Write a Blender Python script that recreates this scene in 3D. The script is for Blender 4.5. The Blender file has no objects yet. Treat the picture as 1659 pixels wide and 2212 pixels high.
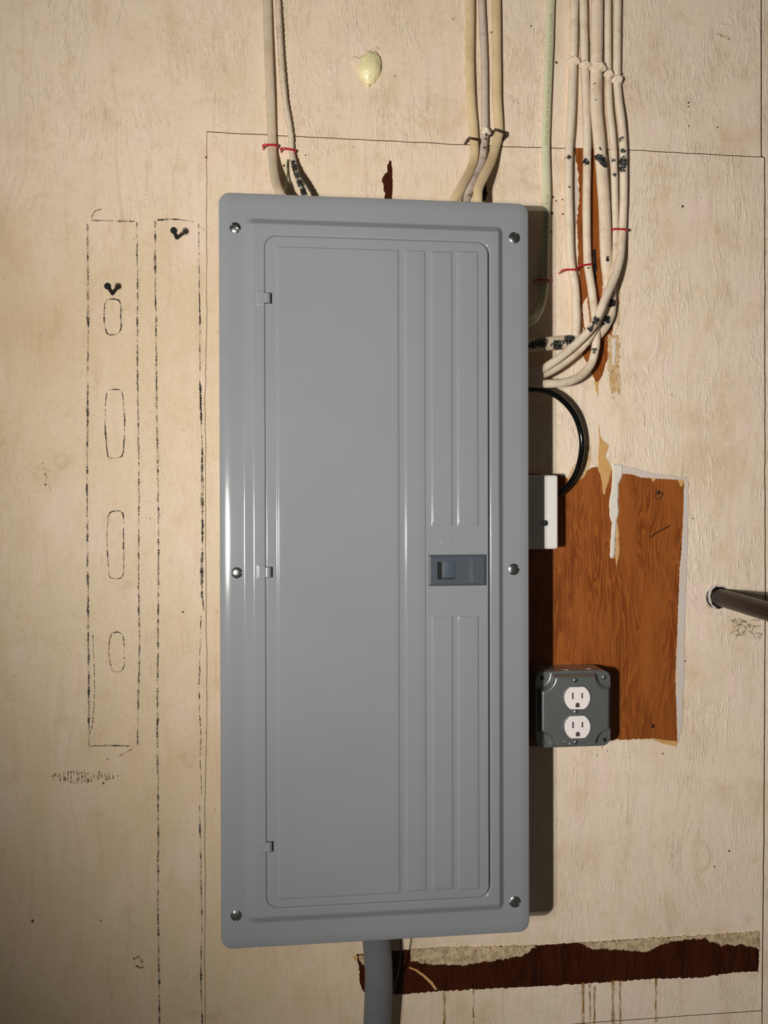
import bpy, bmesh, math, random
from mathutils import Vector, noise
from mathutils.geometry import tessellate_polygon
random.seed(7)
scene = bpy.context.scene
C = scene.collection
W, H = 1659.0, 2212.0
Z0 = 1.45                                   # height of the panel's middle above the floor
# ---------------------------------------------------------------- camera
F = 1534.0
CAM = Vector((-0.0681, -0.9227, Z0 + 0.0707))
YAW, PITCH, ROLL = 0.0916, -0.0037, -0.0024
fw = Vector((math.sin(YAW)*math.cos(PITCH), math.cos(YAW)*math.cos(PITCH), math.sin(PITCH)))
r0 = Vector((math.cos(YAW), -math.sin(YAW), 0)); u0 = r0.cross(fw)
rt = r0*math.cos(ROLL) + u0*math.sin(ROLL); up = -r0*math.sin(ROLL) + u0*math.cos(ROLL)
cd = bpy.data.cameras.new('camera'); cam = bpy.data.objects.new('camera', cd); C.objects.link(cam)
from mathutils import Matrix
cam.matrix_world = Matrix(((rt.x, up.x, -fw.x, CAM.x), (rt.y, up.y, -fw.y, CAM.y), (rt.z, up.z, -fw.z, CAM.z), (0, 0, 0, 1)))
cd.sensor_fit = 'VERTICAL'; cd.sensor_height = 36.0; cd.lens = F/H*36.0
cd.clip_start = 0.01; cd.clip_end = 50
scene.camera = cam
# ---------------------------------------------------------------- world and light
world = bpy.data.worlds.new('room_dark'); scene.world = world; world.use_nodes = True
world.node_tree.nodes['Background'].inputs[0].default_value = (1.0, 0.90, 0.78, 1)
world.node_tree.nodes['Background'].inputs[1].default_value = 0.045
AIM = Vector((1.85, 0.0, Z0 + 1.07))             # pointed up and to the right of the panel
def torch(name, loc, power, radius, size=2.92, blend=1.0):
    ld = bpy.data.lights.new(name, 'SPOT'); ld.energy = power; ld.shadow_soft_size = radius
    ld.spot_size = size; ld.spot_blend = blend; ld.color = (1.0, 0.965, 0.92)
    o = bpy.data.objects.new(name, ld); C.objects.link(o); o.location = loc
    o.rotation_euler = (AIM - Vector(loc)).to_track_quat('-Z', 'Y').to_euler()
    return o
LX, LY, LZ = -0.506, -1.156, Z0 - 0.011     # hand torch, a cluster of LEDs left of and behind the camera
torch('torch_lamp', (LX, LY, LZ), 66.5, 0.011)
torch('torch_lamp_second', (LX - 0.055, LY, LZ + 0.075), 11.0, 0.010)
torch('torch_lamp_third', (LX - 0.055, LY, LZ - 0.055), 11.0, 0.010)
vs = scene.view_settings
vs.view_transform = 'Standard'; vs.look = 'None'; vs.gamma = 1; vs.use_curve_mapping = False; vs.exposure = 0.0

# ---------------------------------------------------------------- helpers
def P(px, py, d=0.0):
    """the point d metres in front of the wall that stands behind pixel px, py"""
    v = fw + rt*((px - W/2)/F) - up*((py - H/2)/F)
    t = (-d - CAM.y)/v.y
    return CAM + v*t
def MM(px, x=900, y=1100, d=0.0):           # a length of px pixels, in metres, near x, y
    return (P(x + px, y, d) - P(x, y, d)).length
def srgb(r, g, b):
    f = lambda c: (c/255/12.92) if c/255 <= .04045 else ((c/255 + .055)/1.055)**2.4
    return (f(r), f(g), f(b), 1)
def fbm(v, o=4): return noise.fractal(Vector(v), 1.0, 2.0, o)

class N:                                    # small node-graph writer
    def __init__(s, name):
        s.m = bpy.data.materials.new(name); s.m.use_nodes = True; s.t = s.m.node_tree
        s.b = s.t.nodes['Principled BSDF']; s.out = s.t.nodes['Material Output']
    def n(s, typ, **k):
        nd = s.t.nodes.new('ShaderNode' + typ)
        for a, v in k.items(): setattr(nd, a, v)
        return nd
    def put(s, sock, v):
        if isinstance(v, bpy.types.NodeSocket): s.t.links.new(v, sock)
        else: sock.default_value = v
    def math(s, op, a, b=0.0, c=None, clamp=False):
        nd = s.n('Math', operation=op, use_clamp=clamp); s.put(nd.inputs[0], a); s.put(nd.inputs[1], b)
        if c is not None: s.put(nd.inputs[2], c)
        return nd.outputs[0]
    def mix(s, f, a, b, blend='MIX'):
        nd = s.n('Mix', data_type='RGBA', blend_type=blend); s.put(nd.inputs[0], f); s.put(nd.inputs[6], a); s.put(nd.inputs[7], b)
        return nd.outputs[2]
    def mixf(s, f, a, b):
        nd = s.n('Mix', data_type='FLOAT'); s.put(nd.inputs[0], f); s.put(nd.inputs[2], a); s.put(nd.inputs[3], b)
        return nd.outputs[0]
    def ramp(s, v, lo, hi, a=0.0, b=1.0):
        nd = s.n('MapRange'); nd.interpolation_type = 'SMOOTHSTEP'; s.put(nd.inputs[0], v)
        nd.inputs[1].default_value = lo; nd.inputs[2].default_value = hi; nd.inputs[3].default_value = a; nd.inputs[4].default_value = b
        return nd.outputs[0]
    def pos(s): return s.n('NewGeometry').outputs['Position']
    def uv(s): return s.n('TexCoord').outputs['UV']
    def sep(s, v): nd = s.n('SeparateXYZ'); s.put(nd.inputs[0], v); return nd.outputs
    def vec(s, x, y, z):
        nd = s.n('CombineXYZ'); s.put(nd.inputs[0], x); s.put(nd.inputs[1], y); s.put(nd.inputs[2], z); return nd.outputs[0]
    def noise(s, v, scale, detail=2.0, rough=0.5, dist=0.0):
        nd = s.n('TexNoise'); s.put(nd.inputs['Vector'], v); nd.inputs['Scale'].default_value = scale
        nd.inputs['Detail'].default_value = detail; nd.inputs['Roughness'].default_value = rough; nd.inputs['Distortion'].default_value = dist
        return nd.outputs[0]
    def voro(s, v, scale, feat='F1'):
        nd = s.n('TexVoronoi', feature=feat); s.put(nd.inputs['Vector'], v); nd.inputs['Scale'].default_value = scale
        return nd.outputs[0]
    def bump(s, h, dist=0.001, strength=1.0, normal=None):
        nd = s.n('Bump'); nd.inputs['Strength'].default_value = strength; nd.inputs['Distance'].default_value = dist
        s.put(nd.inputs['Height'], h)
        if normal is not None: s.t.links.new(normal, nd.inputs['Normal'])
        return nd.outputs[0]
    def set(s, color=None, rough=None, normal=None, metal=None, spec=None, coat=None):
        i = s.b.inputs
        if color is not None: s.put(i['Base Color'], color)
        if rough is not None: s.put(i['Roughness'], rough)
        if normal is not None: s.t.links.new(normal, i['Normal'])
        if metal is not None: s.put(i['Metallic'], metal)
        if spec is not None: s.put(i['Specular IOR Level'], spec)
        if coat is not None: s.put(i['Coat Weight'], coat)
        return s.m

# ---------------------------------------------------------------- materials
def wall_paint():
    g = N('aged_cream_wall_paint'); p = g.pos(); x, y, z = g.sep(p)
    knots = [(1398, 735, .030), (98, 1030, .030), (228, 1668, .030), (1300, 20, .028), (1572, 78, .024), (462, 690, .016), (250, 690, .012),
             (1090, 215, .022), (1290, 850, .02), (700, 60, .02), (300, 140, .035), (60, 520, .03), (1520, 1850, .03)]
    u = x; v = z
    wn = g.noise(g.vec(g.math('MULTIPLY', x, 1.0), 0.0, g.math('MULTIPLY', z, .55)), 9, 2)
    u = g.math('ADD', u, g.math('MULTIPLY', g.math('SUBTRACT', wn, .5), .05))
    for kx, ky, s in knots:
        k = P(kx, ky); dx = g.math('SUBTRACT', x, k.x); dz = g.math('MULTIPLY', g.math('SUBTRACT', z, k.z), .62)
        r = g.math('SQRT', g.math('ADD', g.math('MULTIPLY', dx, dx), g.math('MULTIPLY', dz, dz)))
        q = g.math('DIVIDE', r, s); fo = g.math('POWER', 2.718, g.math('MULTIPLY', g.math('MULTIPLY', q, q), -1.0))
        u = g.mixf(fo, u, g.math('ADD', r, k.x)); v = g.mixf(g.math('MULTIPLY', fo, .85), v, k.z)
    gv = g.vec(u, 0.0, v)
    # checked grain: short raised strokes running up the sheet
    st = g.vec(g.math('MULTIPLY', u, 240.0), 0.0, g.math('MULTIPLY', v, 20.0))
    a = g.noise(st, 1.0, 1.5, .5, .5)
    where = g.ramp(g.noise(g.vec(u, 3.0, g.math('MULTIPLY', v, .6)), 17, 2), .34, .60)
    gate = g.ramp(g.noise(g.vec(g.math('MULTIPLY', u, 260.0), 4.0, g.math('MULTIPLY', v, 60.0)), 1.0, 1.5), .44, .56)
    strokes = g.math('MULTIPLY', g.math('MULTIPLY', g.ramp(g.math('ABSOLUTE', g.math('SUBTRACT', a, .5)), .0, .065, 1, 0), gate), where)
    cracks = g.math('MULTIPLY', g.ramp(g.noise(g.vec(g.math('MULTIPLY', u, 420.0), 7.0, g.math('MULTIPLY', v, 52.0)), 1.0, 2.0, .6, .8), .66, .72), where)
    zone = g.math('MAXIMUM', g.ramp(z, P(900, 700).z, P(900, 150).z), g.math('MULTIPLY', g.ramp(x, P(500, 900).x, P(1300, 900).x), g.ramp(z, P(900, 1950).z, P(900, 1300).z, .35, 1.0)))
    strokes = g.math('MULTIPLY', strokes, g.mixf(zone, .35, 1.0)); cracks = g.math('MULTIPLY', cracks, g.mixf(zone, .5, 1.0))
    fine = g.noise(g.vec(g.math('MULTIPLY', u, 900.0), 0.0, g.math('MULTIPLY', v, 110.0)), 1.0, 3)
    lumps = g.noise(p, 420, 3, .6)
    soft = g.noise(g.vec(g.math('MULTIPLY', u, 60), 0.0, g.math('MULTIPLY', v, 22)), 1.0, 3)
    h = g.math('ADD', g.math('MULTIPLY', strokes, .52), g.math('MULTIPLY', fine, .20))
    h = g.math('ADD', h, g.math('MULTIPLY', lumps, .42)); h = g.math('ADD', h, g.math('MULTIPLY', soft, .9))
    h = g.math('SUBTRACT', h, g.math('MULTIPLY', cracks, .2))
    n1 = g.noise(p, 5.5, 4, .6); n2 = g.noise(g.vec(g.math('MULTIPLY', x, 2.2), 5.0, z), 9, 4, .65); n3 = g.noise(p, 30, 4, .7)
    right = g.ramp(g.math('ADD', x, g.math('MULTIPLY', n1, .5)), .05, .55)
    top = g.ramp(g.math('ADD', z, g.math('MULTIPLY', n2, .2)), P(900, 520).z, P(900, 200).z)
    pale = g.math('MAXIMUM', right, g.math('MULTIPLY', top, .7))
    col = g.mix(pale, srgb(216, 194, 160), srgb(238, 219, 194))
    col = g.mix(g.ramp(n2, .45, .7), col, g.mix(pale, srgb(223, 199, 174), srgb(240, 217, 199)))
    keep = g.mixf(pale, 1.0, .85)
    col = g.mix(g.math('MULTIPLY', g.ramp(g.noise(g.vec(g.math('MULTIPLY', x, 1.6), 9.0, z), 12, 5, .7), .50, .68), .45), col, srgb(212, 184, 144))
    col = g.mix(g.math('MULTIPLY', g.ramp(g.noise(p, 150, 4, .75), .50, .75), .30), col, srgb(188, 160, 126))
    col = g.mix(g.math('MULTIPLY', g.math('MULTIPLY', g.ramp(n1, .5, .75), .55), keep), col, srgb(205, 176, 134))
    col = g.mix(g.math('MULTIPLY', g.math('MULTIPLY', g.ramp(n3, .52, .8), .45), keep), col, srgb(190, 160, 122))
    streak = g.noise(g.vec(g.math('MULTIPLY', u, 120), 2.0, g.math('MULTIPLY', v, 6)), 1.0, 3, .6)
    col = g.mix(g.math('MULTIPLY', g.math('MULTIPLY', g.ramp(streak, .52, .75), .35), keep), col, srgb(196, 166, 128))
    col = g.mix(g.math('MULTIPLY', g.ramp(g.noise(p, 11, 5, .75), .60, .74), .35), col, srgb(158, 128, 92))
    col = g.mix(g.math('MULTIPLY', strokes, .35), col, srgb(246, 230, 208))  # raised strokes coloured paler, a painted highlight so the ridges look lit
    col = g.mix(g.math('MULTIPLY', cracks, .12), col, srgb(120, 92, 62))
    sp = g.math('MULTIPLY', g.ramp(g.voro(p, 75), .03, .10, 1, 0), g.ramp(g.noise(p, 60, 2), .62, .66))
    sp2 = g.math('MULTIPLY', g.ramp(g.voro(p, 210), .08, .2, 1, 0), g.ramp(g.noise(p, 16, 3), .60, .70))
    col = g.mix(g.math('MULTIPLY', g.math('MAXIMUM', sp, g.math('MULTIPLY', sp2, .6)), .85), col, srgb(92, 62, 38))
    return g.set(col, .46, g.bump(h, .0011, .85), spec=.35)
def wood(name, c1, c2, c3, rough=.38, bands=1.0):
    g = N(name); p = g.pos(); x, y, z = g.sep(p)
    w = g.noise(g.vec(x, 0, g.math('MULTIPLY', z, .5)), 14, 2)
    u = g.math('ADD', x, g.math('MULTIPLY', w, .035))
    cath = g.noise(g.vec(g.math('MULTIPLY', u, 70*bands), 0, g.math('MULTIPLY', z, 6.5*bands)), 1.0, 2.0, .55, .35)
    rings = g.math('FRACT', g.math('MULTIPLY', cath, 9.0))
    fib = g.noise(g.vec(g.math('MULTIPLY', x, 900), 0, g.math('MULTIPLY', z, 45)), 1.0, 3)
    sl = g.noise(g.vec(g.math('MULTIPLY', x, 28), 1.0, g.math('MULTIPLY', z, 6)), 1.0, 3)
    col = g.mix(g.ramp(rings, .15, .95), c1, c2)
    col = g.mix(g.ramp(sl, .38, .68), col, c2)
    col = g.mix(g.math('MULTIPLY', g.ramp(fib, .5, .8), .5), col, c3)
    return g.set(col, rough, g.bump(g.math('ADD', fib, g.math('MULTIPLY', rings, .5)), .0004, .6), spec=.4)
def plain(name, c, rough=.5, metal=0.0, bscale=None, bdist=.0003, spec=.5, mottle=0.0, mc=None, mscale=60):
    g = N(name); col = c
    if mottle: col = g.mix(g.math('MULTIPLY', g.ramp(g.noise(g.pos(), mscale, 4, .65), .42, .72), mottle), c, mc)
    nm = g.bump(g.noise(g.pos(), bscale, 3), bdist, .8) if bscale else None
    return g.set(col, rough, nm, metal, spec)
def cloth_cable(name, c, dirty, braid=1.0, black=True):
    """woven cable sheath under paint; attribute 'bare' lays the tar jacket open where the paint has come off"""
    g = N(name); uu, vv, _ = g.sep(g.uv()); p = g.pos()
    zig = g.math('ABSOLUTE', g.math('SINE', g.math('MULTIPLY', uu, 12.566)))
    wv = g.math('SINE', g.math('ADD', g.math('MULTIPLY', vv, 4900.0), g.math('MULTIPLY', zig, 5.0)))
    h = g.math('ADD', g.math('MULTIPLY', wv, .15*braid), g.math('MULTIPLY', g.noise(p, 500, 3), .8))
    h = g.math('ADD', h, g.math('MULTIPLY', g.noise(p, 110, 3), 1.2))
    n = g.noise(p, 55, 4, .7)
    col = g.mix(g.math('MULTIPLY', g.ramp(n, .45, .75), .7), c, dirty)
    col = g.mix(g.math('MULTIPLY', g.ramp(wv, -.2, -1.0), .12*braid), col, srgb(120, 98, 74))
    col = g.mix(g.math('MULTIPLY', g.ramp(g.noise(p, 130, 5, .8), .60, .70), .55), col, srgb(138, 108, 78))
    at = g.n('Attribute', attribute_name='bare').outputs['Fac']
    m = g.math('ADD', at, g.math('MULTIPLY', g.math('SUBTRACT', g.noise(p, 260, 4, .7), .5), 1.5))
    m = g.math('MULTIPLY', g.ramp(m, .50, .56), g.ramp(at, 0.02, .1))
    tar = g.mix(g.ramp(g.noise(p, 380, 3), .45, .6), srgb(22, 22, 22), srgb(80, 82, 78))
    col = g.mix(m, col, tar)
    h = g.math('SUBTRACT', h, g.math('MULTIPLY', m, 2.0))
    return g.set(col, g.mixf(m, .5, .35), g.bump(h, .00055, .9), spec=.35)
def grey_enamel(name, c, rough=.15):
    g = N(name); p = g.pos()
    o = g.noise(p, 900, 2); col = g.mix(g.ramp(g.noise(p, 6, 3), .3, .7), c, tuple(k*1.06 for k in c[:3]) + (1,))
    return g.set(col, rough, g.bump(o, .00003, .4), spec=.5)
def speck(name, c, scale, lo, hi, edge=True):
    """dry stick marks: grains of pigment caught on the high spots, clear between"""
    g = N(name); u, v, _ = g.sep(g.uv()); p = g.pos()
    px, py, pz = g.sep(p)
    n = g.noise(g.vec(px, 0, g.math('MULTIPLY', pz, .62)), scale, 4, .75); cl = g.noise(p, 85, 3, .6)
    m = g.math('ADD', n, g.math('MULTIPLY', g.math('SUBTRACT', cl, .5), .55))
    if edge: m = g.math('SUBTRACT', m, g.math('MULTIPLY', g.math('POWER', g.math('ABSOLUTE', v), 2.0), .22))
    m = g.ramp(m, lo, hi)
    tr = g.n('BsdfTransparent'); mx = g.n('MixShader'); g.put(mx.inputs[0], m)
    g.t.links.new(tr.outputs[0], mx.inputs[1]); g.t.links.new(g.b.outputs[0], mx.inputs[2]); g.t.links.new(mx.outputs[0], g.out.inputs[0])
    g.set(c, .8, spec=.2)
    return g.m

def streaked(name, c1, c2):
    g = N(name); x, y, z = g.sep(g.pos()); n = g.noise(g.vec(g.math('MULTIPLY', x, 700), 0, g.math('MULTIPLY', z, 22)), 1.0, 3)
    return g.set(g.mix(g.ramp(n, .42, .60), c1, c2), .45, g.bump(n, .0003, .7), spec=.35)
def crusty(name, c1, c2, c3):
    g = N(name); p = g.pos(); x, y, z = g.sep(p); n = g.noise(p, 130, 4, .7); v = g.noise(g.vec(g.math('MULTIPLY', x, 330), 0, g.math('MULTIPLY', z, 120)), 1.0, 4, .75)
    col = g.mix(g.ramp(n, .4, .65), c1, c2); col = g.mix(g.math('MULTIPLY', g.ramp(v, .56, .66), .85), col, c3)
    return g.set(col, .6, g.bump(g.math('ADD', v, n), .0016, .9), spec=.3)
M = dict(
    tanrough=crusty('flaking_tan_paint', srgb(206, 166, 112), srgb(222, 200, 168), srgb(66, 42, 24)),
    wall=wall_paint(),
    wood=wood('orange_stained_plywood', srgb(122, 62, 22), srgb(156, 88, 36), srgb(82, 40, 14)),
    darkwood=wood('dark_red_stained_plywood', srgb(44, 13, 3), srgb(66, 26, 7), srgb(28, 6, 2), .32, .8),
    tanpaint=plain('old_tan_underpaint', srgb(208, 164, 104), .5, bscale=300, mottle=.5, mc=srgb(190, 140, 80)),
    whitepaint=plain('fresh_white_paint', srgb(226, 218, 205), .38, bscale=220, bdist=.0004, mottle=.4, mc=srgb(210, 198, 180)),
    bluewhite=streaked('thin_bluish_white_paint', srgb(208, 199, 198), srgb(214, 196, 172)),
    crust=crusty('crusted_paint_ridge', srgb(214, 192, 154), srgb(176, 152, 118), srgb(84, 58, 34)),
    core=plain('raw_plywood_edge', srgb(86, 62, 38), .8, bscale=300),
    grey=grey_enamel('grey_panel_enamel', srgb(134, 136, 139)),
    latch=plain('blue_grey_plastic', srgb(70, 76, 83), .38, bscale=900, bdist=.00008),
    letters=plain('raised_plastic_letters', srgb(98, 108, 118), .3),
    latchdark=plain('dark_blue_grey_plastic', srgb(66, 76, 87), .45),
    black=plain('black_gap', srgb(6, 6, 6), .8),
    zinc=plain('bright_zinc_screw', (.60, .62, .62, 1), .22, 1.0, bscale=500, bdist=.0002),
    steel=plain('galvanised_steel', (.285, .305, .30, 1), .36, .72, bscale=140, bdist=.00005, mottle=.5, mc=(.23, .245, .24, 1), mscale=120),
    boxsteel=plain('galvanised_box_steel', (.42, .38, .35, 1), .38, .8, bscale=140, bdist=.00005),
    recept=plain('white_receptacle_plastic', srgb(238, 230, 226), .3),
    slot=plain('receptacle_slot_shade', srgb(70, 60, 58), .6),
    coverwhite=plain('white_box_plastic', srgb(234, 230, 222), .35, mottle=.25, mc=srgb(205, 198, 184), mscale=400),
    cream=plain('cream_cable_jacket', srgb(214, 190, 148), .42, bscale=200, bdist=.0002, mottle=.55, mc=srgb(188, 158, 112), mscale=45),
    palecream=plain('pale_grey_cream_jacket', srgb(205, 187, 160), .45, bscale=250, bdist=.0003, mottle=.5, mc=srgb(180, 158, 128), mscale=60),
    green=plain('pale_green_cable_jacket', srgb(208, 205, 172), .36, bscale=200, bdist=.0001, mottle=.4, mc=srgb(196, 190, 150), mscale=50),
    print=plain('green_cable_print', srgb(146, 160, 92), .6),
    cloth=cloth_cable('painted_cloth_sheath', srgb(232, 214, 190), srgb(204, 178, 146)),
    clothsmooth=cloth_cable('thick_painted_sheath', srgb(228, 208, 182), srgb(198, 170, 136), .55),
    clothgrey=cloth_cable('pinkish_grey_painted_sheath', srgb(200, 182, 166), srgb(150, 128, 112), .4),
    twist=cloth_cable('painted_twisted_wire', srgb(214, 196, 172), srgb(178, 154, 126), 0.0),
    cord=plain('glossy_black_cord', srgb(10, 11, 12), .14),
    se=plain('matt_grey_cable', srgb(108, 108, 110), .5, bscale=120, bdist=.0002, mottle=.4, mc=srgb(92, 92, 94), mscale=40),
    red=plain('red_staple_plastic', srgb(178, 28, 36), .16, spec=.8),
    rust=plain('brown_steel_staple', srgb(62, 40, 28), .4, .3, bscale=600),
    paintblob=plain('thick_cream_paint', srgb(226, 208, 184), .38, bscale=240, bdist=.0006),
    foam=plain('pale_yellow_foam', srgb(234, 222, 172), .34, bscale=120, bdist=.0007, mottle=.4, mc=srgb(214, 206, 140), mscale=50),
    iron=plain('dark_brown_iron', srgb(40, 30, 25), .36, .35, bscale=150, bdist=.0004, mottle=.6, mc=srgb(62, 46, 36), mscale=90),
    blackscrew=plain('black_phosphate_screw', srgb(38, 42, 42), .34, .6),
    char=speck('black_charcoal', srgb(46, 44, 46), 1000, .44, .58),
    charfaint=speck('faint_charcoal', srgb(52, 48, 48), 950, .46, .55),
    smear=speck('brown_smear', srgb(112, 84, 52), 320, .40, .58),
    rustrun=speck('amber_run_stain', srgb(158, 116, 52), 90, .30, .72, False),
    web=plain('dusty_cobweb', srgb(72, 62, 50), .9),
    blackbare=plain('bare_black_patch', srgb(14, 12, 10), .6, bscale=300, bdist=.0006),
    knot=speck('brown_grime', srgb(146, 114, 78), 300, .50, .72),
)

# ---------------------------------------------------------------- object helpers
def empty(name, loc, label, cat, group=None):
    o = bpy.data.objects.new(name, None); C.objects.link(o); o.location = loc; o.empty_display_size = .02
    o['label'] = label; o['category'] = cat
    if group: o['group'] = group
    return o
def origin(o):
    v = Vector((0, 0, 0))
    while o is not None: v += o.location; o = o.parent
    return v
def obj(name, verts, faces, m, parent=None, smooth=True, loc=None, uvs=None, attr=None):
    base = origin(parent) if parent else Vector(loc if loc is not None else (0, 0, 0))
    if loc is not None and parent is not None: base = Vector(loc)
    me = bpy.data.meshes.new(name)
    me.from_pydata([tuple(Vector(v) - base) for v in verts], [], faces); me.update()
    if smooth:
        for p in me.polygons: p.use_smooth = True
    if uvs is not None:
        l = me.uv_layers.new(name='UVMap')
        for p in me.polygons:
            for li, vi in zip(p.loop_indices, p.vertices): l.data[li].uv = uvs(p, vi)
    if attr is not None:
        a = me.attributes.new('bare', 'FLOAT', 'POINT')
        for i, x in enumerate(attr): a.data[i].value = x
    me.materials.append(m)
    o = bpy.data.objects.new(name, me); C.objects.link(o)
    if parent is not None: o.parent = parent; o.location = base - origin(parent)
    else: o.location = base
    return o
def tag(o, label, cat, group=None):
    o['label'] = label; o['category'] = cat
    if group: o['group'] = group
    return o
def chip(q, spots):                        # how far the paint has gone at q; spots are seen places (x, y, radius, strength)
    if not spots: return 0.0
    v = q - CAM; k = F/v.dot(fw); x, y = W/2 + v.dot(rt)*k, H/2 - v.dot(up)*k
    return max(w*max(0, 1 - ((x-a)**2 + (y-b)**2)/r/r) for a, b, r, w in spots)
def catmull(pts, step=.004):
    out = []
    pts = [Vector(p) for p in pts]
    ext = [pts[0]*2 - pts[1]] + pts + [pts[-1]*2 - pts[-2]]
    for i in range(1, len(ext) - 2):
        a, b, c, d = ext[i-1:i+3]
        n = max(2, int((Vector(c[:3]) - Vector(b[:3])).length/step))
        for k in range(n):
            t = k/n
            out.append(.5*((2*b) + (c - a)*t + (2*a - 5*b + 4*c - d)*t*t + (3*b - a - 3*c + d)*t**3))
    out.append(pts[-1]); return out
def frames(path, ref=Vector((0, -1, 0))):
    fr = []; L = 0
    for i, p in enumerate(path):
        t = (path[min(i+1, len(path)-1)] - path[max(i-1, 0)]).normalized()
        n = (ref - t*ref.dot(t)).normalized(); s = t.cross(n)
        if i: L += (p - path[i-1]).length
        fr.append((p, t, n, s, L))
    return fr
def tube(name, path, rw, rn, m, parent=None, seg=18, loc=None, wob=0.0, bare=None, twist=0, ref=Vector((0, -1, 0)), widths=None):
    """a tube along path, half width rw across the wall, rn off it"""
    fr = frames(path, ref); V = []; UVs = []; A = []
    sd = random.random()*50
    for i, (p, t, n, s, L) in enumerate(fr):
        k = widths[i] if widths else 1.0
        for j in range(seg):
            a = 2*math.pi*j/seg
            r = 1.0
            if twist: r = 1 + .16*math.cos(3*a + L*twist)
            if wob: r += wob*fbm((p.x*140 + math.cos(a), p.z*140 + sd, math.sin(a)), 3)
            q = p + s*(math.cos(a)*rw*k*r) + n*(math.sin(a)*rn*k*r)
            V.append(q); UVs.append((j/seg, L))
            A.append(chip(q, bare))
    Fc = []
    for i in range(len(fr) - 1):
        for j in range(seg): a = i*seg + j; b = i*seg + (j+1) % seg; Fc.append((a, b, b + seg, a + seg))
    Fc.append(tuple(range(seg))[::-1]); k = (len(fr)-1)*seg; Fc.append(tuple(range(k, k+seg)))
    def uvf(p, vi):
        u, v = UVs[vi]
        if u == 0 and len(p.vertices) == 4 and any(UVs[w][0] > .6 for w in p.vertices): u = 1.0
        return (u, v)
    return obj(name, V, Fc, m, parent, True, loc, uvf, A)
def ragged(poly, amp=1.5, step=2.5, fr=.12, closed=True):
    """pixel polygon with a torn edge"""
    out = []; n = len(poly)
    for i in range(n if closed else n-1):
        a = poly[i]; b = poly[(i+1) % n]; L = math.hypot(b[0]-a[0], b[1]-a[1]); k = max(1, int(L/step))
        for j in range(k):
            t = j/k; x = a[0] + (b[0]-a[0])*t; y = a[1] + (b[1]-a[1])*t
            out.append((x + amp*fbm((x*fr, y*fr, 1.3)), y + amp*fbm((x*fr, y*fr, 9.1))))
    return out
def patch(name, poly, m, parent, h0=.0001, h1=.0003, inset=.6, amp=1.5, step=2.5, fr=.12, label=None):
    """thin layer with a torn outline and a small bevel, from h0 to h1 off the wall"""
    pts = ragged(poly, amp, step, fr) if amp else poly
    n = len(pts); A = sum(pts[i][0]*pts[(i+1) % n][1] - pts[(i+1) % n][0]*pts[i][1] for i in range(n))
    sg = 1 if A > 0 else -1; inn = []
    for i in range(n):
        ax, ay = pts[i-1]; bx, by = pts[(i+1) % n]; dx, dy = bx-ax, by-ay; l = math.hypot(dx, dy) or 1
        inn.append((pts[i][0] - sg*dy/l*inset, pts[i][1] + sg*dx/l*inset))
    V = [P(x, y, h0) for x, y in pts] + [P(x, y, h1) for x, y in inn]
    Fc = [(i, (i+1) % n, n + (i+1) % n, n + i) for i in range(n)]
    Fc += [tuple(n + k for k in t) for t in tessellate_polygon([[Vector((x, y, 0)) for x, y in inn]])]
    o = obj(name, V, Fc, m, parent, False)
    bm = bmesh.new(); bm.from_mesh(o.data); bmesh.ops.recalc_face_normals(bm, faces=bm.faces)
    if sum(f.normal.y*f.calc_area() for f in bm.faces) > 0: bmesh.ops.reverse_faces(bm, faces=bm.faces)
    bm.to_mesh(o.data); bm.free()
    if label: o['label'] = label
    return o
def ribbon(name, line, w, m, parent, d=.0006, closed=False, wob=1.0):
    """a drawn line: line in pixels, w pixels wide"""
    pts = [Vector((x, y, 0)) for x, y in line]
    if closed: pts.append(pts[0])
    path = catmull(pts, 6.0) if len(pts) > 2 else [pts[0].lerp(pts[1], t/40) for t in range(41)]
    V = []; uvd = []; L = 0
    for i, p in enumerate(path):
        t = (path[min(i+1, len(path)-1)] - path[max(i-1, 0)]); t = t.normalized() if t.length > 0 else Vector((0, 1, 0))
        n = Vector((-t.y, t.x, 0)); q = p + n*(wob*fbm((p.x*.03, p.y*.03, 4)))
        ww = w*(.8 + .5*fbm((p.x*.05, p.y*.05, 8)))
        for sgn in (-1, 0, 1): r = q + n*(sgn*ww*.5); V.append(P(r.x, r.y, d)); uvd.append((L, sgn))
        if i: L += 1
    Fc = []
    for i in range(len(path)-1):
        a = i*3; Fc += [(a, a+1, a+4, a+3), (a+1, a+2, a+5, a+4)]
    return obj(name, V, Fc, m, parent, True, None, lambda p, vi: uvd[vi])
def lathe(name, c, axis, prof, m, parent=None, seg=28, smooth=True, loc=None):
    """prof: (radius, distance along axis)"""
    axis = Vector(axis).normalized(); s = axis.orthogonal().normalized(); t = axis.cross(s); V = []
    for r, h in prof:
        for j in range(seg): a = 2*math.pi*j/seg; V.append(Vector(c) + axis*h + (s*math.cos(a) + t*math.sin(a))*r)
    Fc = [(i*seg+j, i*seg+(j+1) % seg, (i+1)*seg+(j+1) % seg, (i+1)*seg+j) for i in range(len(prof)-1) for j in range(seg)]
    Fc.append(tuple(range(seg))[::-1]); k = (len(prof)-1)*seg; Fc.append(tuple(range(k, k+seg)))
    return obj(name, V, Fc, m, parent, smooth, loc)
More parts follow.
